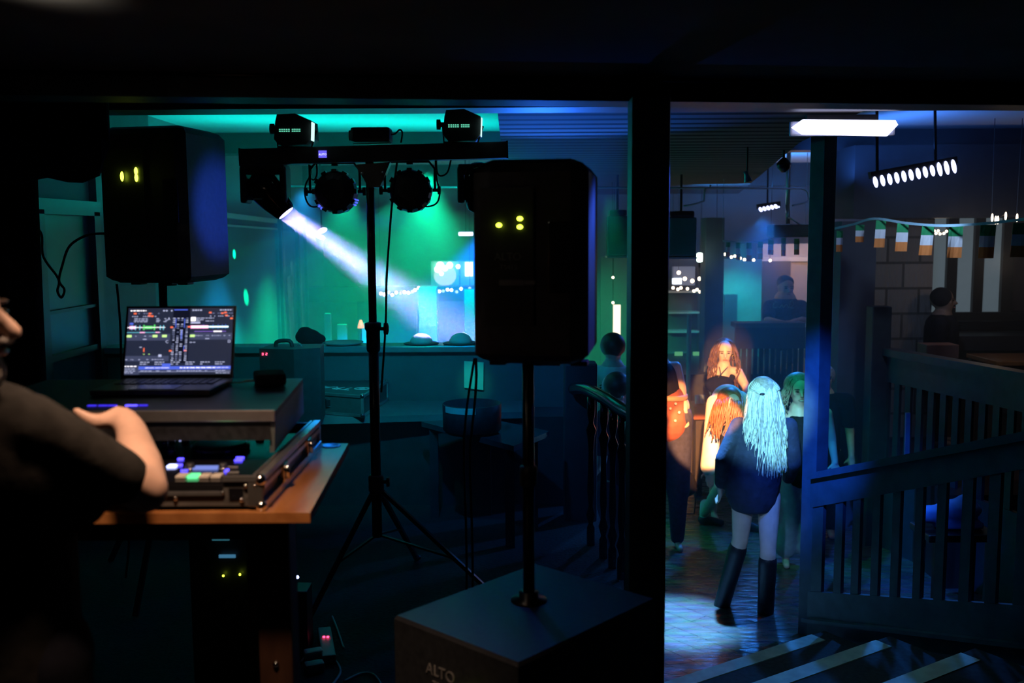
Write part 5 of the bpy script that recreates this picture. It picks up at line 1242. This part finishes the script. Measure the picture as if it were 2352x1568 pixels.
# ---- the man at the desk (right arm over the controller, face in profile)
hc = V(P(-140, 722, 1.75).x, 1.75, P(-140, 722, 1.75).z)
sh_r = P(58, 985, 1.80); sh_l = V(sh_r.x - .40, 1.98, sh_r.z - .01); el = P(334, 1126, 1.97); wr = P(302, 990, 2.16); 
nk = V(hc.x - .03, 1.80, sh_r.z + .02)
hr_ = .125
pr = headprims(hc, (1, .12, -.06), hr_)
pr += [('c', hc - V(.03, 0, .06), nk, .062, .066), ('c', nk, V(nk.x - .02, 1.9, 1.15), .10, .15), ('c', V(nk.x - .02, 1.9, 1.15), V(nk.x, 1.88, .90), .15, .15),
       ('c', sh_l, nk, .06, .07), ('c', sh_r, nk, .06, .07), ('c', sh_r, el, .056, .046), ('c', el, el.lerp(wr, .4), .045, .047), ('c', el.lerp(wr, .4), wr, .047, .033),
       ('c', sh_l, V(sh_l.x + .02, 2.2, 1.2), .055, .045), ('c', V(sh_l.x + .02, 2.2, 1.2), V(sh_l.x + .2, 2.45, 1.18), .042, .03)]
for sx in (-.10, .10): pr += [('c', V(nk.x + sx, 1.88, .90), V(nk.x + sx, 1.86, .48), .09, .06), ('c', V(nk.x + sx, 1.86, .48), V(nk.x + sx, 1.84, .08), .058, .04), ('c', V(nk.x + sx, 1.84, .04), V(nk.x + sx + .05, 2.0, .035), .04, .035)]
# right hand: wrist bent, thumb pointing left, fingers curled over the shelf edge
kn = P(272, 958, 2.20)
pr += [('c', wr, P(288, 968, 2.19), .033, .030), ('c', P(288, 968, 2.19), kn, .030, .026), ('e', P(268, 964, 2.215), (.036, .030, .020)), ('c', P(262, 962, 2.19), P(222, 968, 2.18), .021, .0165), ('c', P(222, 968, 2.18), P(197, 958, 2.175), .0165, .0135), ('c', P(197, 958, 2.175), P(176, 944, 2.17), .0135, .010)]
for k in range(4):
    b0 = P(258 + k * 9, 960 - k * 3, 2.235 + k * .012); b1 = b0 + V(-.030 + .006 * k, .045, .002); b2 = b1 + V(-.008, .020, -.028)
    pr += [('c', b0, b1, .0105, .0095), ('c', b1, b2, .0095, .008)]
dj = person('grey-bearded man in a black T-shirt leaning over the mixing desk', pr, SKIN, .0075, (nk.x, 1.86, 0), 2)
f_ = V(1, .12, -.06).normalized(); s_ = f_.cross(V(0, 0, 1)).normalized(); u_ = s_.cross(f_); RR = Matrix((s_, f_, u_)).transposed()
faceparts(dj, hc, f_, hr_)
blob('beard', [('e', hc - u_ * hr_ * .80 + f_ * hr_ * .62, (hr_ * .34, hr_ * .26, hr_ * .30), RR), ('e', hc - u_ * hr_ * .60 + f_ * hr_ * .35, (hr_ * .52, hr_ * .42, hr_ * .42), RR), ('e', hc - u_ * hr_ * .33 + f_ * hr_ * .90, (hr_ * .22, hr_ * .10, hr_ * .07), RR)], HAIRG, dj, .006, 2)
blob('hair', [('e', hc + u_ * hr_ * .26 - f_ * hr_ * .30, (hr_ * .76, hr_ * .82, hr_ * .80), RR)], HAIRG, dj, .01, 2)
sl_end = sh_r.lerp(el, .76)
blob('t_shirt', [('c', nk + V(-.01, .02, -.05), V(nk.x - .01, 1.9, 1.15), .15, .18), ('c', V(nk.x - .01, 1.9, 1.15), V(nk.x, 1.88, .86), .18, .18), ('c', sh_l, nk + V(0, 0, -.02), .075, .085), ('c', sh_r, nk + V(0, 0, -.03), .068, .080),
                 ('c', sh_r, sl_end, .070, .058), ('c', sh_l, V(sh_l.x + .01, 2.1, 1.28), .07, .07), ('e', sh_r.lerp(V(nk.x, 1.85, 1.2), .5), (.14, .12, .16)), ('c', sh_r.lerp(nk, .5) - V(0, 0, .1), sl_end - V(.08, 0, .05), .10, .055)], TEE, dj, .012, 4)
blob('trousers', [('c', V(nk.x + sx, 1.88, .88), V(nk.x + sx, 1.86, .48), .11, .085) for sx in (-.10, .10)] + [('c', V(nk.x + sx, 1.86, .48), V(nk.x + sx, 1.84, .10), .08, .07) for sx in (-.10, .10)] + [('e', (nk.x, 1.88, .88), (.19, .14, .12))], CLOTHB, dj, .016, 3)

# ---- the fair-haired woman seen from behind
Y = 6.8
hc = P(1752, 903, Y); r = .115
b = [];  shl, shr = P(1697, 978, Y), P(1812, 978, Y); ell, elr = P(1662, 1055, Y - .03), P(1822, 1062, Y + .02)
wl_, wr_ = P(1655, 1120, Y + .10), P(1808, 1105, Y + .20); pel = P(1740, 1110, Y)
hipl, hipr = P(1708, 1140, Y), P(1766, 1140, Y); knl, knr = P(1700, 1240, Y + .02), P(1764, 1270, Y - .05)
ankl, ankr = P(1655, 1400, 6.95), P(1758, 1418, 6.8); nkk = P(1752, 945, Y)
b = headprims(hc, (.05, 1, 0), r) + [('c', hc - V(0, 0, .05), nkk, .05, .055), ('c', shl, shr, .05, .05), ('c', nkk, pel.lerp(nkk, .5), .08, .11), ('c', pel.lerp(nkk, .5), pel, .105, .13), ('e', pel, (.165, .12, .12)),
      ('c', shl, ell, .047, .038), ('c', ell, wl_, .036, .024), ('c', shr, elr, .047, .038), ('c', elr, wr_, .036, .024),
      ('c', hipl, knl, .085, .056), ('c', knl, ankl, .058, .036), ('c', hipr, knr, .085, .054), ('c', knr, ankr, .058, .036),
      ('c', ankl - V(0, 0, .03), ankl + V(.01, .13, -.05), .034, .028), ('c', ankr - V(0, 0, .03), ankr + V(.10, .10, -.05), .034, .028)]
b += hand(wl_, (wl_ - ell), 1, .085, .25, V(1, 0, 0)) + hand(wr_, V(-.2, .5, .2), -1, .085, .3, V(0, 0, 1))
w1 = person('woman with long fair hair seen from behind in a black shirt and knee boots', b, SKINP, .011, (pel.x, Y, HF), 2)
faceparts(w1, hc, (.05, 1, 0), r)
hem = P(1722, 1160, Y)
def cc_(px, py): q_ = P(px, py, Y); return (q_.x, q_.y, q_.z)
blob('shirt', [('r', [(cc_(1728, 1172), .135, .11), (cc_(1728, 1150), .175, .135), (cc_(1732, 1100), .19, .15), (cc_(1738, 1040), .185, .145), (cc_(1748, 990), .18, .125), (cc_(1752, 968), .15, .10), (cc_(1752, 950), .07, .07)]), ('c', shl, shr, .060, .060), ('c', P(1690, 1045, Y), P(1688, 1130, Y), .075, .07),
               ('c', shl, ell, .064, .060), ('c', ell, ell.lerp(wl_, .8), .060, .048), ('c', shr, elr, .062, .058), ('c', elr, elr.lerp(wr_, .8), .058, .046)], mat('navy_shirt', (.018, .022, .05), .8, noise=.3, nscale=20, bump=.3), w1, .012, 3)
for kn_, an_, dv in ((knl, ankl, V(.01, .15, -.055)), (knr, ankr, V(.13, .10, -.055))):
    tp = kn_.lerp(an_, .12)
    mb = blob('boot', [('c', tp, tp.lerp(an_, .55), .066, .060), ('c', tp.lerp(an_, .55), an_ + V(0, 0, .0), .060, .058), ('c', an_ + V(0, -.02, -.03), an_ + dv, .050, .036), ('c', an_ + V(0, -.02, 0), an_ + V(0, -.03, -.05), .05, .035)], mat('boot_leather', (.018, .018, .026), .4, noise=.3, nscale=20), w1, .011, 3)
# long hair
def longhair(root, hc, r, back, ends, mats, base_r, n=70, seed=1, spread=1.0, clip=None):
    rd = random.Random(seed); mb = MB()
    f = Vector(back).normalized(); s = f.cross(V(0, 0, 1)).normalized()
    for k in range(n):
        t = rd.uniform(-1, 1); an = t * 1.5; mb.cur = 0 if rd.random() < .62 else 1
        top_ = hc + V(0, 0, r * .98) * (1 - .18 * abs(t)) + s * (r * .5 * t) + f * (r * .05)
        mid1 = hc + f * (r * .96 * math.cos(an)) + s * (r * .88 * math.sin(an)) + V(0, 0, r * rd.uniform(-.1, .35))
        L_ = ends * rd.choice((rd.uniform(.55, .8), rd.uniform(.8, 1.0), rd.uniform(.9, 1.04))) * (1 - .12 * abs(t))
        lay = rd.uniform(.0, .035); ph = rd.uniform(0, 6.28); am = rd.uniform(.004, .016); pts = [top_, mid1]
        for j in range(1, 8):
            v = j / 7; w = (r * .95 + (.045 + rd.uniform(-.01, .01)) * v) * spread * math.sin(an) * (1 - .10 * v)
            pts.append(hc + f * (.088 * math.cos(an) + .03 + lay) + s * (w + am * math.sin(ph + v * 7) + rd.uniform(-.004, .004)) + V(0, 0, -r * .55 - (L_ - r * .55) * v))
        mb.tube(pts, (base_r * rd.uniform(.6, 1.3), base_r * .22), 5)
    for k in range(60):
        t = (k / 59 * 2 - 1); mb.cur = 0 if k % 3 else 1
        p0 = hc + V(0, 0, r * 1.0) * math.cos(t * 1.15) + s * (r * .9 * math.sin(t * 1.15)) - f * r * .1
        p1 = hc + (V(0, 0, r * .8) * math.cos(t * 1.2) + s * (r * .9 * math.sin(t * 1.2))) + f * r * .55
        mb.tube([p0, p1, clip + s * (.012 * t) + f * .012, clip + V(0, 0, -.05) + s * .02 * t + f * .018, clip + V(0, 0, -.20 - .1 * rd.random()) + s * .05 * t + f * .03], (base_r * .8, base_r * .4), 5)
    return mb.build('hair', mats, root, True)
HAIRA = mat('ash_blonde', (.42, .38, .30), .45, noise=.3, nscale=50)
blob('hair_crown', [('e', hc + V(0, -.008, r * .22), (r * .84, r * .90, r * .82)), ('e', hc + V(0, -.04, -.06), (r * .80, r * .55, r * .95))], HAIRA, w1, .011, 2)
longhair(w1, hc, r, (0, -1, 0), .575, [HAIRB, HAIRA], .0068, 330, 5, 1.06, hc + V(-.035, -r * .96, .015))
MB().ell(hc + V(-.035, -r * 1.10, .015), (.018, .010, .010), None, 10, 6).build('hair_clip', BLK, w1, True)

# ---- the woman standing in warm light
Y = 9.15
hc = P(1664, 806, Y); r = .112; nkk = P(1663, 838, Y); shl, shr = P(1640, 852, Y), P(1694, 854, Y)
pel = P(1668, 925, Y); ch = P(1655, 880, Y)
an1, an2 = V(pel.x - .10, Y, HF + .08), V(pel.x + .10, Y, HF + .08)
b = headprims(hc, (-.12, -1, -.2), r) + [('c', hc - V(0, 0, .05), nkk, .045, .05), ('c', shl, shr, .045, .05), ('c', nkk, ch, .06, .10), ('c', ch, pel, .095, .13), ('e', pel, (.16, .12, .12)), ('e', ch + V(-.03, -.08, 0), (.12, .07, .07)),
     ('c', shr, P(1712, 885, Y), .05, .04), ('c', P(1712, 885, Y), P(1722, 925, Y - .15), .038, .026), ('c', shl, P(1632, 890, Y + .05), .045, .036), ('c', P(1632, 890, Y + .05), P(1645, 925, Y + .05), .034, .024),
     ('c', pel + V(-.08, 0, 0), V(an1.x, Y, -.5), .09, .055), ('c', V(an1.x, Y, -.5), an1, .055, .035), ('c', pel + V(.08, 0, 0), V(an2.x, Y, -.5), .09, .055), ('c', V(an2.x, Y, -.5), an2, .055, .035), ('c', an1 - V(0, 0, .05), an1 + V(0, -.15, -.055), .03, .025), ('c', an2 - V(0, 0, .05), an2 + V(0, -.15, -.055), .03, .025)]
b += hand(P(1722, 925, Y - .15), V(0, -.3, -1), 1, .08, .3, V(1, 0, 0)) + hand(P(1645, 925, Y + .05), V(.2, .1, -1), 1, .08, .3, V(1, 0, 0))
w2 = person('curly-haired woman in a black sleeveless top and necklace lit by warm light', b, SKINP, .011, (pel.x, Y, HF), 2)
faceparts(w2, hc, V(-.12, -1, -.2), r)
blob('top', [('c', ch, pel.lerp(ch, .4), .112, .105), ('e', ch + V(-.03, -.085, 0), (.135, .08, .085)), ('c', P(1648, 858, Y), ch, .045, .09), ('c', P(1682, 858, Y), ch, .045, .09)], CLOTHB, w2, .012, 3)
blob('skirt', [('c', pel + V(0, 0, .03), pel + V(0, 0, -.18), .155, .185)], CLOTHB, w2, .015, 3)
mb = MB(); mb.tube([P(1652, 842, Y - .10), P(1655, 858, Y - .17), P(1650, 866, Y - .19), P(1664, 850, Y - .15), P(1672, 842, Y - .1)], .004, 5); mb.build('necklace', mat('gold', (.8, .6, .2), .3, 1, noise=.05), w2, True)
for sx in (-.085, .085): mb = MB(); mb.tube([hc + V(sx + .018 * math.cos(t_), -.02, -.055 + .022 * math.sin(t_)) for t_ in [i * .7 for i in range(10)]], .0025, 5); mb.build('earring', MATS['gold'], w2, True)
def curls(root, hc, r, n, L_, m, seed=2, face=(0, -1, 0), br=.006, wide=1.15):
    rd = random.Random(seed); mb = MB(); f = Vector(face).normalized(); s = f.cross(V(0, 0, 1)).normalized()
    for k in range(n):
        an = rd.uniform(.75, 2 * PI - .75); d_ = f * math.cos(an) + s * math.sin(an)
        p0 = hc + d_ * r * .70 + V(0, 0, r * rd.uniform(.1, .75)); pts = [hc + V(0, 0, r * .93) + d_ * r * .2, p0]
        ln = L_ * rd.uniform(.5, 1); st_ = 7
        for j in range(1, st_ + 1):
            t = j / st_; ph = rd.uniform(0, 6)
            pts.append(hc + d_ * r * (.88 + .3 * wide * math.sin(t * 2.2)) + V(0, 0, r * .2 - ln * t) + V(math.cos(ph), math.sin(ph), 0) * r * .13)
        mb.tube(pts, (br, br * .5), 5)
    return mb.build('hair', m, root, True)
blob('hair_crown', [('e', hc + V(.01, .03, .03), (r * .86, r * .86, r * .86))], HAIRD, w2, .012, 2)
curls(w2, hc, r, 70, .42, mat('brown_hair', (.16, .07, .045), .5, noise=.4, nscale=40), 2)
# ---- the person bent forward, auburn hair hanging, in a white long-sleeved shirt
Y = 8.1
hc = P(1676, 925, Y - .12); r = .11; sh1, sh2 = P(1641, 925, Y), P(1700, 915, Y + .1); hip = P(1690, 985, Y + .38)
el_ = P(1634, 1010, Y); wr_ = P(1628, 1078, Y - .02)
kA, aA = P(1655, 1118, Y + .3), P(1616, 1196, 8.95); kB, aB = P(1700, 1120, Y + .3), P(1712, 1200, 8.8)
aA = V(aA.x, aA.y, HF + .09); aB = V(aB.x, aB.y, HF + .09)
b = headprims(hc, (.1, -.5, -1), r) + [('c', hc, sh1.lerp(sh2, .5), .05, .06), ('c', sh1, sh2, .055, .055), ('c', sh1.lerp(sh2, .5), hip, .12, .13), ('e', hip, (.16, .14, .12)),
     ('c', sh1, el_, .045, .036), ('c', el_, wr_, .036, .026), ('c', sh2, P(1712, 990, Y), .045, .036), ('c', P(1712, 990, Y), P(1700, 1060, Y), .036, .026),
     ('c', hip + V(-.08, 0, 0), kA, .085, .058), ('c', kA, kA.lerp(aA, .4), .055, .056), ('c', kA.lerp(aA, .4), aA, .055, .034), ('c', hip + V(.08, 0, 0), kB, .085, .055), ('c', kB, aB, .055, .034), ('c', aA - V(0, 0, .04), aA + V(.13, -.05, -.06), .032, .024), ('c', aB - V(0, 0, .04), aB + V(.1, -.1, -.06), .032, .024)]
b += hand(wr_, V(.08, 0, -1), 1, .085, .35, V(0, 1, 0)) + hand(P(1700, 1060, Y), V(0, 0, -1), -1, .085, .3, V(0, 1, 0))
w3 = person('person bent forward with auburn hair hanging over a white long sleeve', b, SKINP, .011, (hip.x, Y + .3, HF), 2)
blob('shirt', [('c', sh1, sh2, .068, .068), ('c', sh1.lerp(sh2, .5), hip, .14, .15), ('c', sh1, el_, .068, .070), ('c', el_, el_.lerp(wr_, .9), .070, .074), ('c', sh2, P(1712, 990, Y), .06, .05), ('c', P(1712, 990, Y), P(1701, 1050, Y), .05, .055)], WHITEC, w3, .013, 4)
blob('shorts', [('c', hip + V(-.07, 0, 0), (hip + V(-.08, 0, 0)).lerp(kA, .55), .11, .10), ('c', hip + V(.07, 0, 0), (hip + V(.08, 0, 0)).lerp(kB, .55), .11, .10)], CLOTHB, w3, .014, 3)
for a_, dv in ((aA, V(.15, -.05, -.06)), (aB, V(.11, -.11, -.06))):
    blob('shoe', [('c', a_ + V(-.01, 0, -.045), a_ + dv, .045, .032)], BLK, w3, .009, 2)
    blob('sock', [('c', a_ + V(0, 0, -.02), a_ + V(.01, .0, .10), .040, .045)], WHITEC, w3, .009, 2)
rd = random.Random(4); mb = MB()
for k in range(90):
    t = rd.uniform(-1, 1); p0 = P(1676 + t * 26, 905 + abs(t) * 6, Y - .02 + rd.uniform(-.1, .05)); 
    p1 = P(1672 + t * 36, 925 + abs(t) * 12, Y - .24 + rd.uniform(-.05, .05)); p2 = p1 + V(-.02 + rd.uniform(-.03, .03), -.02, -rd.uniform(.08, .22)); p3 = p2 + V(rd.uniform(-.03, .01), 0, -.05)
    mb.tube([p0, p1, p2, p3], (.0095, .003), 5)
mb.build('hair', HAIRR, w3, True)
blob('hair_crown', [('e', hc + V(0, .02, .04), (r * .9, r * .95, r * .8))], HAIRR, w3, .012, 2)
# ---- the curly-haired smiling woman partly behind the square post
Y = 7.75
hc = P(1836, 898, Y); r = .118; nkk = P(1836, 940, Y); shl, shr = P(1795, 962, Y), P(1898, 950, Y); pel = P(1832, 1075, Y)
an1, an2 = V(P(1800, 1300, 7.9).x, 7.85, HF + .08), V(P(1848, 1300, 7.9).x, 7.8, HF + .08)
an0 = PZ(1738, 1285, HF + .05)
b = headprims(hc, (-.1, -1, .02), r) + [('c', hc - V(0, 0, .06), nkk, .05, .055), ('c', shl, shr, .05, .05), ('c', nkk, nkk.lerp(pel, .5), .08, .12), ('c', nkk.lerp(pel, .5), pel, .12, .13), ('e', pel, (.17, .13, .12)),
     ('c', shr, P(1910, 1010, Y), .048, .040), ('c', P(1910, 1010, Y), P(1918, 1062, Y - .05), .038, .026), ('c', shl, P(1785, 1020, Y), .046, .038), ('c', P(1785, 1020, Y), P(1780, 1085, Y - .05), .036, .026),
     ('c', pel + V(-.08, 0, 0), V(an1.x, 7.8, -.52), .10, .065), ('c', V(an1.x, 7.8, -.52), an1, .062, .04), ('c', pel + V(.08, 0, 0), V(an2.x, 7.8, -.52), .10, .065), ('c', V(an2.x, 7.8, -.52), an2, .062, .04),
     ('c', an1 - V(0, 0, .05), an1 + V(-.03, -.14, -.055), .032, .026), ('c', an2 - V(0, 0, .05), an2 + V(.02, -.14, -.055), .032, .026)]
b += hand(P(1918, 1062, Y - .05), V(.05, -.1, -1), 1, .085, .3, V(0, 1, 0)) + hand(P(1780, 1085, Y - .05), V(0, -.1, -1), -1, .085, .3, V(0, 1, 0))
w4 = person('smiling curly-haired woman in a dark tank top half hidden by the square post', b, SKINP, .011, (pel.x, Y, HF), 2)
faceparts(w4, hc, V(-.1, -1, .02), r)
MB().ell(hc + V(-.01, -r * .93, -r * .50), (r * .17, .01, r * .04), None, 10, 6).build('teeth', WHITEP, w4, True)
blob('tank_top', [('c', nkk.lerp(pel, .30), pel, .135, .165), ('c', P(1808, 962, Y), nkk.lerp(pel, .35), .045, .11), ('c', P(1878, 958, Y), nkk.lerp(pel, .35), .045, .11)], CLOTHB, w4, .013, 3)
blob('trousers', [('c', pel + V(-.08, 0, 0), V(an1.x, 7.8, -.52), .12, .10), ('c', V(an1.x, 7.8, -.52), an1 + V(0, 0, .06), .10, .095), ('c', pel + V(.08, 0, 0), V(an2.x, 7.8, -.52), .12, .10), ('c', V(an2.x, 7.8, -.52), an2 + V(0, 0, .06), .10, .095)], PALEC, w4, .014, 3)
blob('hair_crown', [('e', hc + V(.0, .04, .04), (r * .98, r * .9, r * .92))], mat('ash_hair', (.30, .24, .2), .5, noise=.4, nscale=40), w4, .012, 2)
curls(w4, hc, r, 90, .34, MATS['ash_hair'], 6, (-.1, -1, 0), .007, 1.5)
# ---- the woman at the thick post's right edge
Y = 8.3
hc = P(1508, 790, Y); r = .11; nkk = P(1510, 822, Y); shl, shr = P(1470, 842, Y), P(1553, 842, Y); pel = P(1538, 930, Y)
an1, an2 = V(pel.x - .12, Y, HF + .08), V(pel.x + .08, Y, HF + .08)
b = headprims(hc, (.2, -1, 0), r) + [('c', hc - V(0, 0, .05), nkk, .045, .05), ('c', shl, shr, .045, .045), ('c', nkk, nkk.lerp(pel, .5), .08, .11), ('c', nkk.lerp(pel, .5), pel, .11, .12), ('e', pel, (.15, .12, .12)),
     ('c', shr, P(1566, 890, Y), .046, .038), ('c', P(1566, 890, Y), P(1572, 942, Y - .08), .038, .026), ('c', shl, P(1460, 895, Y), .046, .036), ('c', P(1460, 895, Y), P(1462, 950, Y - .08), .034, .024),
     ('c', pel + V(-.08, 0, 0), V(an1.x, Y, -.5), .09, .055), ('c', V(an1.x, Y, -.5), an1, .055, .035), ('c', pel + V(.08, 0, 0), V(an2.x, Y, -.5), .09, .055), ('c', V(an2.x, Y, -.5), an2, .055, .035), ('c', an1 - V(0, 0, .05), an1 + V(0, -.15, -.055), .03, .025), ('c', an2 - V(0, 0, .05), an2 + V(0, -.15, -.055), .03, .025)]
b += hand(P(1572, 942, Y - .08), V(.05, -.05, -1), 1, .085, .3, V(0, 1, 0)) + hand(P(1462, 950, Y - .08), V(0, 0, -1), -1, .085, .3, V(0, 1, 0))
w5 = person('woman in a dark top and studded orange-lit shorts cut off by the thick post', b, SKINP, .011, (pel.x, Y, HF), 2)
faceparts(w5, hc, V(.2, -1, 0), r)
blob('top', [('c', nkk.lerp(pel, .35), pel.lerp(nkk, .25), .125, .12), ('c', P(1495, 845, Y), nkk.lerp(pel, .4), .04, .1), ('c', P(1538, 845, Y), nkk.lerp(pel, .4), .04, .1)], CLOTHB, w5, .012, 3)
so_ = blob('shorts', [('c', pel + V(0, 0, .05), pel + V(0, 0, -.15), .135, .17)], mat('rust_shorts', (.32, .10, .08), .7, noise=.2), w5, .013, 3)
MB().lathe(pel + V(0, 0, .055), [(.15, 0), (.153, .015), (.15, .04)], n=24).build('belt', mat('tan_belt', (.6, .4, .25), .5, noise=.1), w5, True)
for x_, y_ in ((1552, 927), (1560, 947), (1551, 966), (1540, 938)): MB().ell(P(x_, y_, Y - .17), .012, None, 10, 6).build('stud', MATS['white_plastic'], w5, True)
blob('leggings', [('c', pel + V(-.08, 0, -.1), V(an1.x, Y, -.5), .11, .08), ('c', V(an1.x, Y, -.5), an1, .075, .05), ('c', pel + V(.08, 0, -.1), V(an2.x, Y, -.5), .12, .10), ('c', V(an2.x, Y, -.5), an2, .09, .06)], NAVYC, w5, .013, 3)
blob('hair', [('e', hc + V(0, .03, .03), (r * .9, r * .9, r * .95))], HAIRD, w5, .012, 2)
# ---- the man leaning on the far railing
Y = 11.35
hc = P(1805, 660, Y); r = .125; nkk = P(1803, 690, Y); shl, shr = P(1768, 705, Y), P(1840, 705, Y); pel = V(P(1805, 740, Y).x, Y + .1, P(1805, 775, Y).z)
el1, el2 = P(1763, 735, Y - .15), P(1845, 735, Y - .15); w_1, w_2 = P(1812, 745, Y - .38), P(1822, 738, Y - .34)
fz = .12
b = headprims(hc, (.1, -1, -.1), r) + [('c', hc - V(0, 0, .06), nkk, .06, .06), ('c', shl, shr, .06, .06), ('c', nkk, pel, .13, .14), ('c', shl, el1, .055, .045), ('c', el1, w_1, .043, .03), ('c', shr, el2, .055, .045), ('c', el2, w_2, .043, .03),
     ('c', pel + V(-.08, 0, 0), V(pel.x - .08, pel.y, fz + .45), .09, .06), ('c', V(pel.x - .08, pel.y, fz + .45), V(pel.x - .08, pel.y, fz + .08), .06, .045), ('c', pel + V(.08, 0, 0), V(pel.x + .08, pel.y, fz + .45), .09, .06), ('c', V(pel.x + .08, pel.y, fz + .45), V(pel.x + .08, pel.y, fz + .08), .06, .045)]
b += hand(w_1, V(.6, -.2, -.1), 1, .085, .3) + hand(w_2, V(-.5, -.3, 0), -1, .085, .4)
w6 = person('man in a dark printed T-shirt leaning his forearms on the far railing', b, SKIN, .013, (pel.x, Y, fz), 2)
faceparts(w6, hc, V(.1, -1, -.1), r)
blob('t_shirt', [('c', nkk - V(0, 0, .08), pel, .165, .17), ('c', shl, shr, .085, .085), ('c', shl, shl.lerp(el1, .7), .08, .075), ('c', shr, shr.lerp(el2, .7), .08, .075)], NAVYC, w6, .014, 3)
blob('hair', [('e', hc + V(0, .03, .055), (r * .78, r * .88, r * .70))], HAIRD, w6, .013, 2)
mb = MB(); mb.tube([P(x, y, Y - .20) for x, y in ((1778, 695), (1776, 705), (1784, 706), (1787, 697), (1780, 693), (1790, 706), (1796, 700), (1800, 706), (1806, 699), (1812, 706), (1815, 694), (1820, 690), (1822, 700), (1815, 706), (1824, 707))], .005, 5); mb.build('printed_script', mat('script_teal', (.14, .24, .25), .7, noise=.05), w6, True)
# ---- other guests
def bust(label, hc, r, fwd, skin, hair, cloth, fz, scale=1.0, cap=None, hairprims=None, extra=None):
    f = Vector(fwd).normalized(); s = f.cross(V(0, 0, 1)).normalized()
    nk = hc - V(0, 0, r * 1.35); sl, sr = nk - s * .19 - V(0, 0, .04), nk + s * .19 - V(0, 0, .04); pel = nk - V(0, 0, .52)
    b = headprims(hc, fwd, r) + [('c', hc - V(0, 0, .05), nk, .052, .056), ('c', sl, sr, .055, .055), ('c', nk, pel, .10, .13)]
    for sg, sh in ((-1, sl), (1, sr)):
        e = sh + s * sg * .04 - V(0, 0, .28); w = e + f * .14 - V(0, 0, .18)
        b += [('c', sh, e, .05, .04), ('c', e, w, .038, .027)] + hand(w, V(f.x * .3, f.y * .3, -1), sg, .085, .3, f)
        h0 = pel + s * sg * .09; k0 = V(h0.x, h0.y, (pel.z + fz) / 2); a0 = V(h0.x, h0.y, fz + .06)
        b += [('c', h0, k0, .09, .06), ('c', k0, a0, .058, .04), ('c', a0 - V(0, 0, .02), a0 + f * .14 - V(0, 0, .025), .035, .028)]
    o = person(label, b, skin, .014, (pel.x, pel.y, fz), 2)
    faceparts(o, hc, f, r)
    blob('shirt', [('c', nk - V(0, 0, .08), pel - V(0, 0, .05), .15, .155), ('c', sl, sr, .078, .078), ('c', sl, sl - s * .03 - V(0, 0, .18), .075, .065), ('c', sr, sr + s * .03 - V(0, 0, .18), .075, .065)], cloth, o, .015, 3)
    blob('trousers', [('c', pel + s * sg * .09 - V(0, 0, .03), V((pel + s * sg * .09).x, (pel + s * sg * .09).y, fz + .12), .11, .075) for sg in (-1, 1)], CLOTHB, o, .016, 3)
    blob('hair', hairprims or [('e', hc - f * r * .12 + V(0, 0, r * .22), (r * .80, r * .90, r * .80))], hair, o, .013, 2)
    return o
h1 = P(1408, 800, 7.6)
g1 = bust('guest with short hair and a white collar seen from behind, left of the thick post', h1, .125, (.2, 1, 0), SKINP, HAIRD, WHITEC, HF)
h2 = P(1412, 893, 7.0)
g2 = bust('shorter dark-haired guest with an earring in front of the white-collared guest', h2, .125, (-.9, .5, 0), SKINP, HAIRD, CLOTHB, HF)
MB().ell(P(1430, 912, 6.88), (.012, .01, .012), None, 8, 6).build('earring', ALU, g2, True)
h3 = P(1908, 668, 11.3)
g3 = bust('guest in a pale shirt on the raised floor just right of the square post', h3, .12, (-1, -.3, 0), SKIN, HAIRD, mat('pale_blue_shirt', (.4, .55, .7), .8, noise=.1), .12)
h4 = P(1893, 868, 8.6)
g4 = bust('dim grey-haired guest standing just right of the square post behind the curly-haired woman', h4, .12, (-.2, -1, 0), SKIN, HAIRG, CLOTHB, HF)
h5 = V(P(2165, 690, 9.0).x, 9.0, P(2165, 690, 9.0).z)
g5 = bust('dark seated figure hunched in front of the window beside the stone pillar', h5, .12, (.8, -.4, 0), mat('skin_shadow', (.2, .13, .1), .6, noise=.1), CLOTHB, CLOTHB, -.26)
